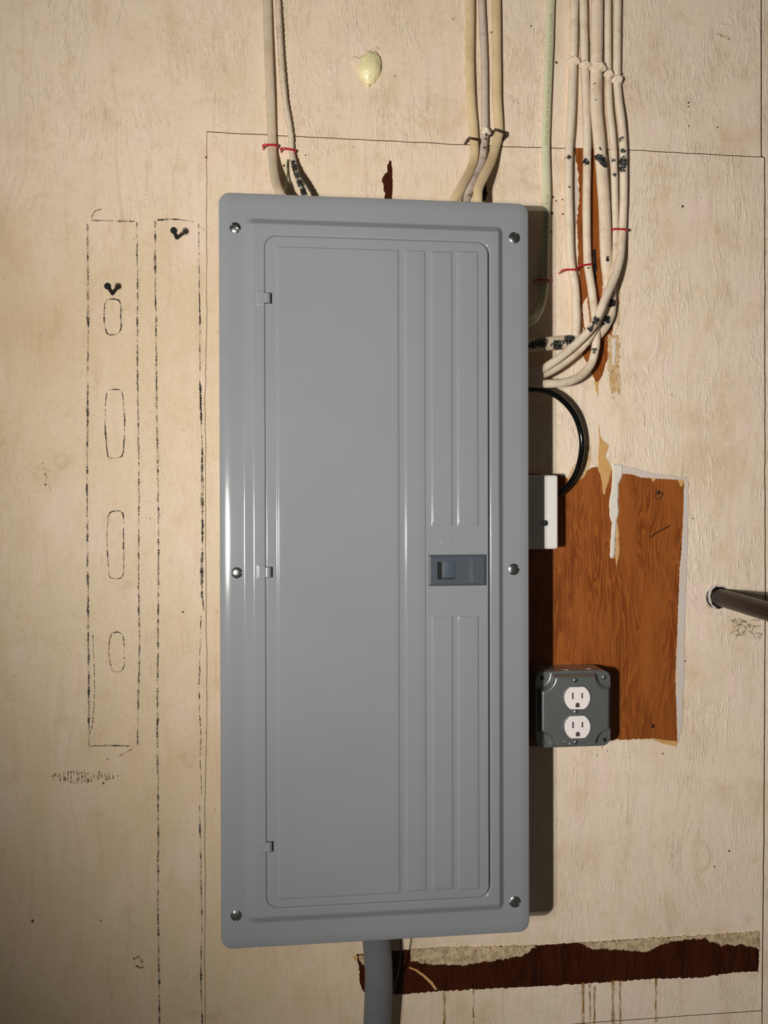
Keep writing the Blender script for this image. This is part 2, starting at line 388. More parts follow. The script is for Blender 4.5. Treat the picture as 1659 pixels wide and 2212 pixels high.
def box(name, x0, x1, y0, y1, z0, z1, m, parent=None, bev=.0, seg=3, loc=None):
    bm = bmesh.new(); bmesh.ops.create_cube(bm, size=1.0)
    for v in bm.verts: v.co = Vector(((x0+x1)/2 + v.co.x*(x1-x0), (y0+y1)/2 + v.co.y*(y1-y0), (z0+z1)/2 + v.co.z*(z1-z0)))
    if bev: bmesh.ops.bevel(bm, geom=list(bm.edges), offset=bev, segments=seg, affect='EDGES', profile=.5)
    bm.verts.ensure_lookup_table(); V = [v.co.copy() for v in bm.verts]; bm.verts.index_update(); Fc = [[v.index for v in f.verts] for f in bm.faces]; bm.free()
    o = obj(name, V, Fc, m, parent, False, loc)
    if bev:
        for p in o.data.polygons: p.use_smooth = True
        try: o.data.set_sharp_from_angle(angle=math.radians(50))
        except Exception: pass
    return o
def text_mesh(body, size, extrude=.0):
    cu = bpy.data.curves.new('lettering_source', 'FONT'); cu.body = body; cu.size = size; cu.extrude = extrude; cu.resolution_u = 3
    to = bpy.data.objects.new('lettering_source', cu); C.objects.link(to)
    dg = bpy.context.evaluated_depsgraph_get(); dg.update(); me = to.evaluated_get(dg).to_mesh()
    V = [v.co.copy() for v in me.vertices]; Fc = [tuple(p.vertices) for p in me.polygons]
    to.evaluated_get(dg).to_mesh_clear(); bpy.data.objects.remove(to); bpy.data.curves.remove(cu)
    return V, Fc
def tail(c):                               # free end: keep only the label's truth, nothing else
    return c

# ================================================================ the wall
XL, XR, ZB, ZT = -1.5, 1.5, 0.25, 2.75
def WX(px, py): p = P(px, py); return (p.x, p.z)
wall = box('wall_back', XL, XR, .0135, .030, ZB, ZT, M['core'])
wall['kind'] = 'structure'
def sheet(poly, yf, label, th=.012, bev=.0005):
    """one sheet of painted plywood from its outline (x, z), bevelled at the face"""
    n = len(poly); A = sum(poly[i][0]*poly[(i+1) % n][1] - poly[(i+1) % n][0]*poly[i][1] for i in range(n)); sg = 1 if A > 0 else -1
    V = [(x, yf + th, z) for x, z in poly] + [(x, yf + bev, z) for x, z in poly]; inn = []
    for i in range(n):
        (ax, az), (cx, cz), (bx, bz) = poly[i-1], poly[i], poly[(i+1) % n]
        d1 = Vector((cx-ax, cz-az)).normalized(); d2 = Vector((bx-cx, bz-cz)).normalized(); n1 = Vector((-d1.y, d1.x))*sg; n2 = Vector((-d2.y, d2.x))*sg
        q = n1 + n2; q = q/(q.length_squared)*2 if q.length > .1 else n1
        inn.append((cx + q.x*bev, cz + q.y*bev))
    V += [(x, yf, z) for x, z in inn]
    Fc = [(k*n + i, k*n + (i+1) % n, (k+1)*n + (i+1) % n, (k+1)*n + i) for k in (0, 1) for i in range(n)]
    Fc += [tuple(2*n + k for k in t) for t in tessellate_polygon([[Vector((x, z, 0)) for x, z in inn]])]
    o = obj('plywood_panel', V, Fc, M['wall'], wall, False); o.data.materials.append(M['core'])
    for p in o.data.polygons[:n]: p.material_index = 1
    bm = bmesh.new(); bm.from_mesh(o.data); bmesh.ops.recalc_face_normals(bm, faces=bm.faces)
    if sum(f.normal.y*f.calc_area() for f in bm.faces if abs(f.normal.y) > .9) > 0: bmesh.ops.reverse_faces(bm, faces=bm.faces)
    bm.to_mesh(o.data); bm.free(); o['label'] = label; return o
def jit(line, a=.5): return ragged(line, a, 9, .02, False) + [line[-1]]
top_seam = jit([(447, 284), (560, 290), (724, 298), (1006, 312), (1125, 317), (1210, 319), (1360, 323), (1500, 331), (1643, 338)], 1.0)
left_seam = jit([(447, 284), (446, 700), (443, 860), (445, 1300), (447, 1500), (443, 1750), (443, 2300)], 1.2)
right_low = jit([(1652, 340), (1652, 600), (1653, 1300), (1650, 1800), (1646, 2183)], .8)
bottom_seam = jit([(1646, 2183), (1500, 2193), (1237, 2212), (800, 2240), (447, 2262)], .6)
lsx = WX(441, 2300)[0]; ttr = WX(1644, -200)
top_w = [WX(x, y) for x, y in top_seam]; left_w = [WX(x, y) for x, y in left_seam]
sheet([(XL, ZT), (ttr[0] - .0006, ZT), (ttr[0] - .0006, top_w[-1][1])] + top_w[::-1] + left_w[1:] + [(lsx, ZB), (XL, ZB)], -.0006,
      'large sheet covering the left side and the top, with charcoal outlines')
sheet([WX(x + .5, y + 1.1) for x, y in top_seam] + [WX(x - .4, y) for x, y in right_low] + [WX(x, y) for x, y in bottom_seam[1:]] +
      [WX(x + .5, y) for x, y in left_seam[::-1][1:-1]], 0.0, 'sheet behind the grey panel with bare stained wood patches')
rs = [(XR, ZT), (ttr[0] + .0012, ZT), (ttr[0] + .0012, WX(1646, 336)[1])] + [WX(x + 1.6, y) for x, y in right_low] + [WX(1648, 2300)]
sheet(rs + [(rs[-1][0], ZB), (XR, ZB)], -.0004, 'narrow strip of sheet at the right edge beyond the dark joint')
sheet([WX(x, y + 1.5) for x, y in bottom_seam[::-1]] + [(WX(1646, 2300)[0], ZB), (WX(448, 2300)[0], ZB)], 0.0, 'lowest sheet below the stained strip')

wood_ = lambda poly, name='bare_wood_or_shade_patch', m='wood', amp=1.6, **k: patch(name, poly, M[m], wall, .0001, .0002, .3, amp, 2.0, .14, **k)
wood_([(1100, 1022), (1208, 1026), (1227, 1034), (1256, 1035), (1268, 1018), (1276, 1011), (1297, 1009), (1321, 1016), (1344, 1022), (1373, 1024), (1382, 1031),
       (1432, 1033), (1480, 1036), (1479, 1077), (1477, 1142), (1474, 1191), (1470, 1227), (1468, 1289), (1465, 1370), (1461, 1467), (1464, 1549), (1465, 1602),
       (1409, 1596), (1347, 1597), (1318, 1599), (1200, 1610), (1100, 1615)], amp=2.2, label='large orange brown patch beside the grey panel')
wood_([(1240, 320), (1312, 320), (1312, 420), (1304, 560), (1300, 640), (1325, 690), (1318, 760), (1308, 790), (1300, 812), (1290, 830), (1284, 820), (1275, 800),
       (1258, 765), (1262, 720), (1254, 650), (1249, 560), (1246, 480), (1251, 430), (1250, 370), (1244, 350)], amp=2.2, label='tall narrow patch behind the cable bundle')
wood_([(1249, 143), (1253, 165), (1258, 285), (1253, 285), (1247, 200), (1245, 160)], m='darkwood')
wood_([(1271, -40), (1277, -40), (1278, 60), (1276, 134), (1272, 130), (1270, 60)], m='darkwood', amp=1.0)  # mostly the shade between two cables, painted in as a dark wood strip
wood_([(841, 345), (846, 350), (848, 380), (847, 430), (832, 430), (829, 405), (825, 392), (828, 380), (835, 372), (838, 355)], m='darkwood', amp=2.0,
      label='small dark sliver above the panel')
low = [(885, 2077), (920, 2083), (1000, 2086), (1076, 2074), (1128, 2066), (1157, 2046), (1255, 2040), (1278, 2051), (1335, 2054), (1394, 2057), (1451, 2034),
       (1521, 2030), (1555, 2043), (1602, 2040), (1636, 2054)]
wood_([(769, 2062), (893, 2050), (1155, 2042), (1255, 2036), (1451, 2024), (1640, 2018), (1639, 2098), (1596, 2100), (1509, 2112), (1394, 2115), (1278, 2124),
       (1145, 2132), (1070, 2135), (949, 2141), (873, 2147), (787, 2147), (778, 2124), (775, 2089)], m='darkwood', amp=2.6, label='long dark red strip below the panel')
patch('paint_ridge', [(885, 2051), (950, 2046), (1155, 2041), (1157, 2046), (1128, 2066), (1076, 2074), (1000, 2086), (920, 2083), (885, 2077)], M['crust'], wall, .0001, .0022, 1.2, 3.6, 1.6, .11)
patch('paint_ridge', [(1252, 2036), (1451, 2023), (1640, 2011), (1641, 2052), (1602, 2040), (1555, 2043), (1521, 2028), (1451, 2034), (1394, 2057), (1335, 2052), (1278, 2051)],
      M['crust'], wall, .0001, .0022, 1.2, 3.6, 1.6, .11)
patch('paint_ridge', [(769, 2064), (800, 2062), (800, 2082), (784, 2086), (774, 2070)], M['crust'], wall, .0001, .0018, 1.2, 2.5, 2.0, .2)
patch('paint_layer', [(762, 2066), (772, 2064), (772, 2072), (766, 2075)], M['tanpaint'], wall, .0001, .0003, .3)
# brushed and dripped paint over the patches
PL = lambda poly, m, h=.0007, amp=1.2, name='paint_layer': patch(name, poly, M[m], wall, .0002, h, .9, amp, 1.8, .22)
PL([(1481, 1034), (1487, 1040), (1488, 1090), (1485, 1200), (1481, 1300), (1478, 1450), (1474, 1560), (1467, 1602), (1463, 1602), (1462, 1549), (1459, 1467), (1463, 1370),
    (1466, 1289), (1468, 1227), (1472, 1191), (1475, 1142), (1477, 1077), (1478, 1038)], 'bluewhite')
PL([(1346, 1006), (1376, 1012), (1400, 1021), (1440, 1026), (1484, 1031), (1480, 1037), (1432, 1035), (1384, 1032), (1371, 1026), (1344, 1023)], 'bluewhite')
PL([(1294, 915), (1296, 940), (1303, 952), (1316, 962), (1308, 985), (1322, 1012), (1314, 1040), (1306, 1069), (1302, 1066), (1301, 1040), (1292, 1012), (1291, 985), (1293, 962),
    (1294, 950), (1293, 930)], 'tanpaint', .0004)
PL([(1262, 960), (1275, 962), (1276, 985), (1274, 1006), (1262, 1030), (1244, 1042), (1228, 1046), (1226, 1030), (1236, 1010), (1252, 990)], 'tanrough', .0004)
PL([(1404, 1031), (1420, 1032), (1414, 1038), (1412, 1042)], 'tanpaint', .0004); PL([(1462, 1033), (1480, 1035), (1473, 1052), (1469, 1048)], 'tanpaint', .0004)
PL([(1333, 1120), (1337, 1150), (1338, 1195), (1332, 1224), (1329, 1205), (1331, 1170), (1330, 1140)], 'tanpaint', .0004)
PL([(1406, 1597), (1466, 1601), (1461, 1613), (1435, 1607)], 'tanpaint', .0004)
PL([(1313, 724), (1336, 724), (1339, 749), (1337, 788), (1341, 825), (1340, 853), (1336, 853), (1329, 842), (1322, 856), (1316, 833), (1313, 802)], 'tanrough', .0004, 3.0)
PL([(1283, 824), (1293, 824), (1292, 850), (1290, 857), (1286, 840)], 'tanpaint', .0004, 1.5)
PL([(1322, 728), (1331, 730), (1330, 770), (1327, 792), (1323, 790), (1321, 760)], 'whitepaint', .0009, 2.0)
PL([(1337, 372), (1338, 400), (1340, 430)], 'whitepaint', .0004, 0) if False else None
PL([(1237, 370), (1244, 372), (1247, 400), (1250, 425), (1246, 450), (1244, 490), (1240, 500), (1238, 430)], 'bluewhite', .0005, 1.5)
PL([(1257, 660), (1268, 640), (1274, 690), (1276, 740), (1270, 742), (1262, 700)], 'wall', .0005, 1.5)
PL([(1336, 600), (1340, 604), (1338, 700), (1333, 712), (1334, 650)], 'tanrough', .0004, 1.5)
drip = patch('paint_drip', [(1323, 1002), (1346, 1004), (1346, 1020), (1342, 1035), (1337, 1045), (1336, 1090), (1337, 1105), (1333, 1125), (1331, 1150), (1329, 1195), (1326, 1206), (1319, 1206),
    (1317, 1198), (1320, 1150), (1322, 1130), (1317, 1115), (1316, 1085), (1320, 1060), (1322, 1040)], M['whitepaint'], wall, .0002, .0016, 2.6, .8, 2.0, .08,
    label='white drip hanging down the orange patch')
for pts in ([(1053, 377), (1051, 395), (1050, 410), (1053, 418), (1047, 434), (1036, 434), (1034, 420), (1040, 398), (1046, 386)], [(1281, 538), (1287, 538), (1289, 570), (1288, 624), (1284, 600), (1282, 570)]):
    patch('bare_black_spot', pts, M['blackbare'], wall, .0002, .0003, .3, 2.0, 1.5, .3)
for x, w, y0, y1 in ((960, 6, 2140, 2213), (1023, 5, 2137, 2213), (1260, 7, 2122, 2213), (1274, 5, 2124, 2213), (1284, 5, 2130, 2213), (1324, 8, 2118, 2213), (1340, 5, 2116, 2213), (1417, 6, 2114, 2208)):
    patch('run_stain', [(x - w*.5, y0), (x + w*.5, y0), (x + w*.3, (y0+y1)/2), (x + w*.5, y1), (x - w*.5, y1), (x - w*.3, (y0+y1)/2)], M['rustrun'], wall, .0001, .0003, .3, 1.2, 2.0, .06)
patch('paint_layer', [(884, 2088), (900, 2094), (920, 2108), (935, 2122), (945, 2138), (940, 2139), (930, 2126), (914, 2110), (898, 2098), (884, 2092)], M['tanpaint'], wall, .0002, .0004, .3, .5, 2)
# chips and specks
rng = random.Random(3)
spots = [(1195, 426, 2.6), (1201, 434, 1.8), (1215, 431, 1.8), (1193, 460, 3.0), (1216, 462, 2.2), (1191, 501, 2.0), (1202, 135, 2.6), (853, 164, 1.5), (1487, 222, 2.2), (1487, 230, 1.8),
         (395, 1322, 2.2), (70, 1990, 3), (613, 358, 2.6), (217, 1989, 1.6), (1488, 272, 1.6), (1550, 275, 2), (1464, 1170, 2.0), (1463, 1166, 1.6), (1457, 1207, 1.4), (445, 340, 2.2),
         (1575, 1838, 2.2), (1543, 1872, 1.8), (1186, 1010, 1.4), (1480, 1428, 1.8), (1497, 1120, 1.2), (1062, 70, 2.2), (1147, 56, 2), (1345, 160, 2), (1475, 446, 2.6), (1449, 1385, 1),
         (1300, 1615, 1.4), (1312, 1622, 1.2), (1432, 1628, 1.8), (1290, 1632, 1.2), (98, 1047, 2), (660, 335, 1.6), (764, 318, 1.2), (232, 1640, 1.6), (214, 1668, 1.8), (223, 1692, 2.2), (255, 1676, 1.4)]
for x, y, r in spots:
    pg = [(x + r*(.7 + .5*rng.random())*math.cos(a), y + 1.25*r*(.7 + .5*rng.random())*math.sin(a)) for a in [k*math.pi/4 for k in range(8)]]
    patch('paint_chip', pg, M['core'] if r > 1.3 else M['blackbare'], wall, .0010 if (x < 446 or y < 285) else .0002, .0012 if (x < 446 or y < 285) else .0003, .2, 0)
# filled nail heads
for x, y, dd in ((465, 718, 0), (464, 1320, 0), (459, 1750, 0), (434, 497, .0009), (462, 300, 0)):
    lathe('nail_head', P(x, y, dd), (0, -1, 0), [(.0036, -.0004), (.0036, .0003), (.0032, .0006), (.0016, .0002), (.0004, .0001)], M['wall'], wall, 20)
for x, y in ((1410, 1568), (1422, 1064)):
    lathe('nail_head', P(x, y, .0001), (0, -1, 0), [(.0026, 0), (.0026, .0006), (.0014, .0011), (.0003, .0012)], M['rust'], wall, 14)
tube('wire_loop', catmull([P(1423, 1062, .002), P(1430, 1064, .004), P(1429, 1072, .003), P(1421, 1080, .001), P(1414, 1072, .001), P(1418, 1064, .002)]), .0004, .0004, M['rust'], wall, 8)
tube('wire_loop', catmull([P(1404, 1161, .001), P(1420, 1150, .002), P(1446, 1136, .002)]), .0007, .0007, M['rust'], wall, 8)
# drawn outlines
def mark(line, w, m='char', closed=False, d=.0012, **k): return ribbon('charcoal_line' if m[:4] == 'char' else 'dirt_mark', line, w, M[m], wall, d, closed, **k)
mark([(189, 482), (190, 700), (189, 900), (188, 1050), (190, 1300), (191, 1450), (192, 1610)], 8.5)
mark([(295, 480), (297, 620), (297, 800), (300, 1050), (299, 1250), (301, 1400), (298, 1530), (297, 1610)], 7)
mark([(194, 476), (240, 477), (290, 478)], 7); mark([(193, 1612), (240, 1610), (294, 1613)], 7)
mark([(200, 1365), (204, 1480), (200, 1560), (192, 1590)], 4, 'charfaint'); mark([(258, 1633), (275, 1624), (294, 1613)], 4)
mark([(196, 476), (204, 457), (220, 452)], 3, 'charfaint')
mark([(335, 478), (335, 600), (337, 700), (338, 850), (341, 1050), (342, 1200), (341, 1400), (340, 1600), (342, 1800), (341, 1950), (343, 2080), (345, 2230)], 8)
mark([(340, 475), (380, 474), (424, 479)], 6, 'charfaint'); mark([(340, 475), (380, 474), (424, 479)], 5)
mark([(429, 484), (430, 560), (431, 700), (432, 830)], 5, 'charfaint'); mark([(430, 560), (431, 650), (434, 720)], 4)
mark([(432, 830), (436, 980), (435, 1050), (437, 1150), (434, 1250), (440, 1320)], 7); mark([(432, 830), (438, 1050), (436, 1290)], 8, 'charfaint')
mark([(434, 1330), (430, 1500), (434, 1600), (432, 1640), (436, 1720)], 5, 'charfaint')
mark([(431, 1740), (433, 1850), (436, 2000), (434, 2100), (437, 2230)], 6)
for cx, y0, y1, wl, wr in ((243, 646, 724, 17, 17), (247, 841, 990, 18, 18), (250, 1104, 1250, 17, 16), (252, 1366, 1452, 15, 15)):
    L = [(cx - wl, y0 + 12), (cx - wl + 5, y0 + 2), (cx, y0), (cx + wr - 5, y0 + 2), (cx + wr, y0 + 14), (cx + wr + (4 if y0 == 841 else 1), (y0*.5 + y1*.5)), (cx + wr + 1, y1 - 14),
         (cx + wr - 6, y1 - 2), (cx, y1), (cx - wl + 6, y1 - 2), (cx - wl + 2, y1 - 14), (cx - wl - 2, (y0 + y1)/2)]
    mark(L, 3.6, 'char' if y0 < 1300 else 'charfaint', True, wob=2.0)
    mark(L, 5.5, 'charfaint', True, d=.0013)
sm = random.Random(11)
for k in range(24):
    x = 112 + k*5.6 + sm.random()*3; h = 3 + 9*math.exp(-((x - 165)/40)**2) + 3*sm.random(); y = 1679 + 4*(sm.random() - .5)
    mark([(x, y - h), (x + 1, y), (x + .5, y + h)], 3.2 + 2*sm.random(), 'smear', wob=.3)
mark([(282, 2075), (300, 2068), (308, 2090), (288, 2085)], 9, 'smear')
for L, w in (([(1515, 1298), (1560, 1330), (1615, 1352), (1650, 1370)], 26), ([(1300, 5), (1310, 30)], 22), ([(1546, 70), (1580, 84)], 18), ([(1098, 205), (1120, 225)], 26), ([(1540, 205), (1560, 250)], 8),
             ([(985, 10), (980, 50)], 26), ([(1445, 1810), (1460, 1900)], 22), ([(1445, 830), (1455, 860)], 10), ([(90, 1000), (110, 1060)], 14)):
    ribbon('grime_mark', L, w, M['knot'], wall, .0012)
# ragged hole round the pipe
lathe('pipe_hole', P(1549, 1290, .0003), (0, -1, 0), [(.0158, 0), (.0160, .0012), (.0150, .0016), (.0138, .0004), (.0005, .0003)], M['blackbare'], wall, 26)
patch('paint_ridge', [(1531, 1272), (1537, 1265), (1549, 1262), (1563, 1265), (1570, 1273), (1560, 1268), (1546, 1268), (1538, 1276), (1535, 1290), (1540, 1306), (1552, 1316), (1540, 1314), (1531, 1302), (1528, 1286)],
      M['bluewhite'], wall, .0003, .0022, .7, 1.2, 2.0, .2)

# ================================================================ the grey electrical panel
D = .100
pTL, pTR, pBR, pBL = P(471, 411, D), P(1143, 438, D), P(1146, 2017, D), P(477, 2055, D)
cx0, cx1 = (pTL.x + pBL.x)/2, (pTR.x + pBR.x)/2; cz1, cz0 = (pTL.z + pTR.z)/2, (pBL.z + pBR.z)/2
panel = empty('electrical_panel', ((cx0+cx1)/2, 0, cz0), 'tall grey steel electrical panel with a closed ribbed door, mounted on the cream plywood wall', 'electrical panel')
box('box', cx0 + .015, cx1 - .015, -D + .006, -.0005, cz0 + .018, cz1 - .018, M['grey'], panel, .002)
YF = -(D - .001)
def bend(t, e=.22):                          # 0 -> 1 slope with short rounded bends
    t = max(0.0, min(1.0, t)); s = 1/(1 - e)
    if t < e: return s*t*t/(2*e)
    if t > 1 - e: return 1 - s*(1-t)**2/(2*e)
    return s*(t - e/2)
def rrect(x, z, x0, x1, z0, z1, r):          # signed distance inside a rounded rectangle (positive inside)
    cx, cz = (x0+x1)/2, (z0+z1)/2; qx, qz = abs(x-cx) - ((x1-x0)/2 - r), abs(z-cz) - ((z1-z0)/2 - r)
    return r - (math.hypot(max(qx, 0), max(qz, 0)) + min(max(qx, qz), 0))
def bump_rect(x, z, x0, x1, z0, z1, wl, wr, wt, wb, h, r=.004):
    dl, dr, db, dt = (x-x0)/wl, (x1-x)/wr, (z-z0)/wb, (z1-z)/wt
    m = min(dl, dr, db, dt)
    if m <= 0: return 0.0
    if m >= 1: return h
    a = sorted([min(1, dl), min(1, dr), min(1, db), min(1, dt)])[:2]
    v = 1 - min(1.0, math.hypot(1-a[0], 1-a[1]))
    return h*bend(v)
def lines(lo, hi, feats, base=.009):
    s = {round(lo, 6), round(hi, 6)}; n = int((hi-lo)/base)
    for i in range(n+1): s.add(round(lo + (hi-lo)*i/n, 6))
    for a, b, k in feats:
        for i in range(k+1):
            q = a + (b-a)*i/k
            if lo < q < hi: s.add(round(q, 6))
    L = sorted(s); out = [L[0]]
    for q in L[1:]:
        if q - out[-1] > .00018: out.append(q)
    out[-1] = hi; return out
def relief(name, xs, zs, hfun, m, parent, R=None, flange=.006, y0=YF):
    x0, x1, z0, z1 = xs[0], xs[-1], zs[0], zs[-1]; V = []; nx = len(xs)
    for z in zs:
        for x in xs:
            X, Z = x, z
            if R:
                qx = (x0 + R) if x < x0 + R else (x1 - R if x > x1 - R else None); qz = (z0 + R) if z < z0 + R else (z1 - R if z > z1 - R else None)
                if qx is not None and qz is not None:          # square to disc, keeps the grid regular round the corner
                    a, b = (x - qx)/R, (z - qz)/R; X = qx + R*a*math.sqrt(1 - b*b/2); Z = qz + R*b*math.sqrt(1 - a*a/2)
            V.append((X, y0 - hfun(X, Z), Z))
    Fc = [(j*nx+i, j*nx+i+1, (j+1)*nx+i+1, (j+1)*nx+i) for j in range(len(zs)-1) for i in range(nx-1)]
    rim = [i for i in range(nx)] + [j*nx + nx-1 for j in range(1, len(zs))] + [(len(zs)-1)*nx + i for i in range(nx-2, -1, -1)] + [j*nx for j in range(len(zs)-2, 0, -1)]
    for back in (flange,):
        k = len(V)
        for i in rim: V.append((V[i][0], V[i][1] + back, V[i][2]))
        n = len(rim); Fc += [(rim[(q+1) % n], rim[q], k+q, k+(q+1) % n) for q in range(n)]
    o = obj(name, V, Fc, m, parent)
    o.data.set_sharp_from_angle(angle=math.radians(60)); return o
X = lambda px, py=1150, d=D+.004: P(px, py, d).x
Z = lambda px, py, d=D+.004: P(px, py, d).z
# plateau edges
sx0, sx1 = X(526), X(1090); sz1 = (Z(560, 467) + Z(1060, 484))/2; sz0 = (Z(560, 1999) + Z(1060, 1975))/2
WLs, WRs, WTs, WBs, HS = .0125, .0075, .0095, .011, .005
# door opening
dx0, dx1 = X(574), X(1055.5); dz1 = (Z(600, 511) + Z(1030, 521))/2; dz0 = (Z(600, 1960) + Z(1030, 1941))/2; DR = .0135
hz = [Z(577, y) for y in (644, 1236, 1829)]
def cover_h(x, z):
    h = bump_rect(x, z, sx0, sx1, sz0, sz1, WLs, WRs, WTs, WBs, HS)
    e = min(x - cx0, cx1 - x, z - cz0, cz1 - z); e = rrect(x, z, cx0, cx1, cz0, cz1, .013)
    h -= .0021*max(0, 1 - e/.0135)**2 + .0012*max(0, 1 - e/.0012)**2
    for q in hz: h += bump_rect(x, z, X(555), X(590), q - .0085, q + .0085, .0022, .002, .002, .002, .0006)
    s = rrect(x, z, dx0 - .0004, dx1 + .0019, dz0 - .0005, dz1 + .0005, DR + .0006)
    h -= .006*bend(s/.0007, .3)
    if s > -.0016: h -= .0007*(1 + s/.0016)**2 if s < 0 else .0007
    return h
F_x = [(cx0, cx0+.0015, 4), (cx0, cx0+.0145, 14), (cx1-.0145, cx1, 14), (cx1-.0015, cx1, 4), (sx0, sx0+WLs, 22), (sx1-WRs, sx1, 16), (dx0-.003, dx0+.001, 14), (dx1-.001, dx1+.004, 16),
       (dx0, dx0+DR, 22), (dx1-DR, dx1+.002, 22), (X(554), X(580), 20)]
F_z = [(cz0, cz0+.0015, 4), (cz0, cz0+.0145, 14), (cz1-.0145, cz1, 14), (cz1-.0015, cz1, 4), (sz0, sz0+WBs, 18), (sz1-WTs, sz1, 18), (dz0-.003, dz0+.001, 14), (dz1-.001, dz1+.003, 14),
       (dz0, dz0+DR, 22), (dz1-DR, dz1, 22)] + [(q-.010, q+.010, 26) for q in hz]
cover = relief('cover', lines(cx0, cx1, F_x), lines(cz0, cz1, F_z, .012), cover_h, M['grey'], panel, .013)
# door
E0, E1 = Z(750, 533), Z(750, 1938)
EX = [(X(597.5), X(863), (Z(600, 531) + Z(860, 541))/2, (Z(600, 1941) + Z(860, 1932))/2, .0028),
      (X(875), X(920), Z(900, 541), Z(900, 1925), .0018),
      (X(932), X(978), Z(950, 543), Z(950, 1137), .0018), (X(988), X(1034), Z(1010, 543), Z(1010, 1137), .0018),
      (X(932), X(978), Z(950, 1330), Z(950, 1922), .0018), (X(988), X(1034), Z(1010, 1330), Z(1010, 1922), .0018)]
def door_h(x, z):
    h = HS + .0002
    for a, b, t, c, wl in EX: h += bump_rect(x, z, a, b, c, t, wl, .0015, .0016, .0018, .0008)
    e = rrect(x, z, dx0, dx1, dz0, dz1, DR); h -= .0011*max(0, 1 - e/.0016)**2
    for q in hz:
        if X(566) - .0005 < x < X(589) + .0002 and abs(z - q) < .0062: h -= .0042
    return h
fx = [(dx0, dx0+.0017, 7), (dx1-.0017, dx1, 7), (dx0, dx0+DR, 16), (dx1-DR, dx1, 16), (X(589), X(589)+.0004, 2)]
fz = [(dz0, dz0+.0017, 7), (dz1-.0017, dz1, 7), (dz0, dz0+DR, 16), (dz1-DR, dz1, 16)] + [(q-.0064, q-.0060, 2) for q in hz] + [(q+.0060, q+.0064, 2) for q in hz]
for a, b, t, c, wl in EX: fx += [(a, a+wl, 9), (b-.0015, b, 7)]; fz += [(c, c+.0018, 7), (t-.0016, t, 7)]
door = relief('door', lines(dx0, dx1, fx), lines(dz0, dz1, fz, .012), door_h, M['grey'], panel, DR, .003)
YD = YF - HS - .0002                          # face of the door
# pressed knock-out circle
kc = P(967, 1171, D + .005); kr = MM(13.2, 967, 1171, D)
ring = [Vector((kc.x + kr*math.cos(a)*(1 if math.cos(a) < .78 else .86), YD - .00005, kc.z + kr*1.18*math.sin(a)*1.0)) for a in [math.radians(25 + k*12) for k in range(0, 29)]]
ring = [r for r in ring]; tube('knockout_mark', ring, .00035, .0003, M['grey'], door, 8)
# hinges
for q in hz:
    hx = X(577.5, 1150, D + .006); hh = .0055
    V = []; K = 14
    for zz in (q - hh, q + hh):
        for k in range(K+1): a = math.pi*k/K; V.append((hx - .0044*math.cos(a), YD + .0024 - .0034*math.sin(a), zz))
        for k in range(K+1): a = math.pi*(1 - k/K); V.append((hx - .0034*math.cos(a), YD + .0024 - .0024*math.sin(a), zz))
    n = 2*(K+1); Fc = [(i, (i+1) % n, n + (i+1) % n, n + i) for i in range(n)] + [(k, k+1, n-2-k, n-1-k) for k in range(K)] + [(n+n-1-k, n+n-2-k, n+k+1, n+k) for k in range(K)]
    hg = obj('hinge', V, Fc, M['grey'], panel)
    hg.data.set_sharp_from_angle(angle=math.radians(50))
    box('hinge_slot', X(566.5), X(589) - .0001, YD + .0032, YD + .004, q - .0058, q + .0058, M['black'], hg)
# cover screws
def slot_screw(name, c, r, ang, m, parent, dome=.45, axis=(0, -1, 0), w=.12):
    """domed head with a real slot: the dome is pushed in along a line"""
    V = [Vector((0, 0, 0))]; RN, SG = 14, 64
    rr = [0] + [(i/RN) for i in range(1, RN+1)]; V = []; ca, sa = math.cos(ang), math.sin(ang)
    for i, q in enumerate(rr):
        for j in range(SG if i else 1):
            a = 2*math.pi*j/SG; x, z = r*q*math.cos(a), r*q*math.sin(a)
            h = r*dome*(math.sqrt(max(0, 1 - (q*.92)**2)) - .36)
            dd = abs(-x*sa + z*ca)/r
            if q < .97: h -= r*.20*max(0, min(1, (w - dd)/.05))*.7
            V.append(Vector((c.x + x, c.y - h, c.z + z)))
    b = len(V)
    for j in range(SG): a = 2*math.pi*j/SG; V.append(Vector((c.x + r*math.cos(a), c.y + .0004, c.z + r*math.sin(a))))
    Fc = [(0, 1 + (j+1) % SG, 1 + j) for j in range(SG)]
    for i in range(1, RN):
        s0, s1 = 1 + (i-1)*SG, 1 + i*SG; Fc += [(s0 + j, s0 + (j+1) % SG, s1 + (j+1) % SG, s1 + j) for j in range(SG)]
    s0 = 1 + (RN-1)*SG; Fc += [(s0 + j, s0 + (j+1) % SG, b + (j+1) % SG, b + j) for j in range(SG)]
    o = obj(name, V, Fc, m, parent); o.data.set_sharp_from_angle(angle=math.radians(48)); return o
for x, y, a in ((508, 491, -.6), (1112, 512.5, 1.2), (511.5, 1237.5, 0), (1110.5, 1230, .35), (510, 1979.5, 1.55), (1113.5, 1949.5, -.4)):
    c = P(x, y, D + .0002); c.y = YF + .0003; slot_screw('screw', c, MM(12.6, x, y, D), a, M['zinc'], cover)
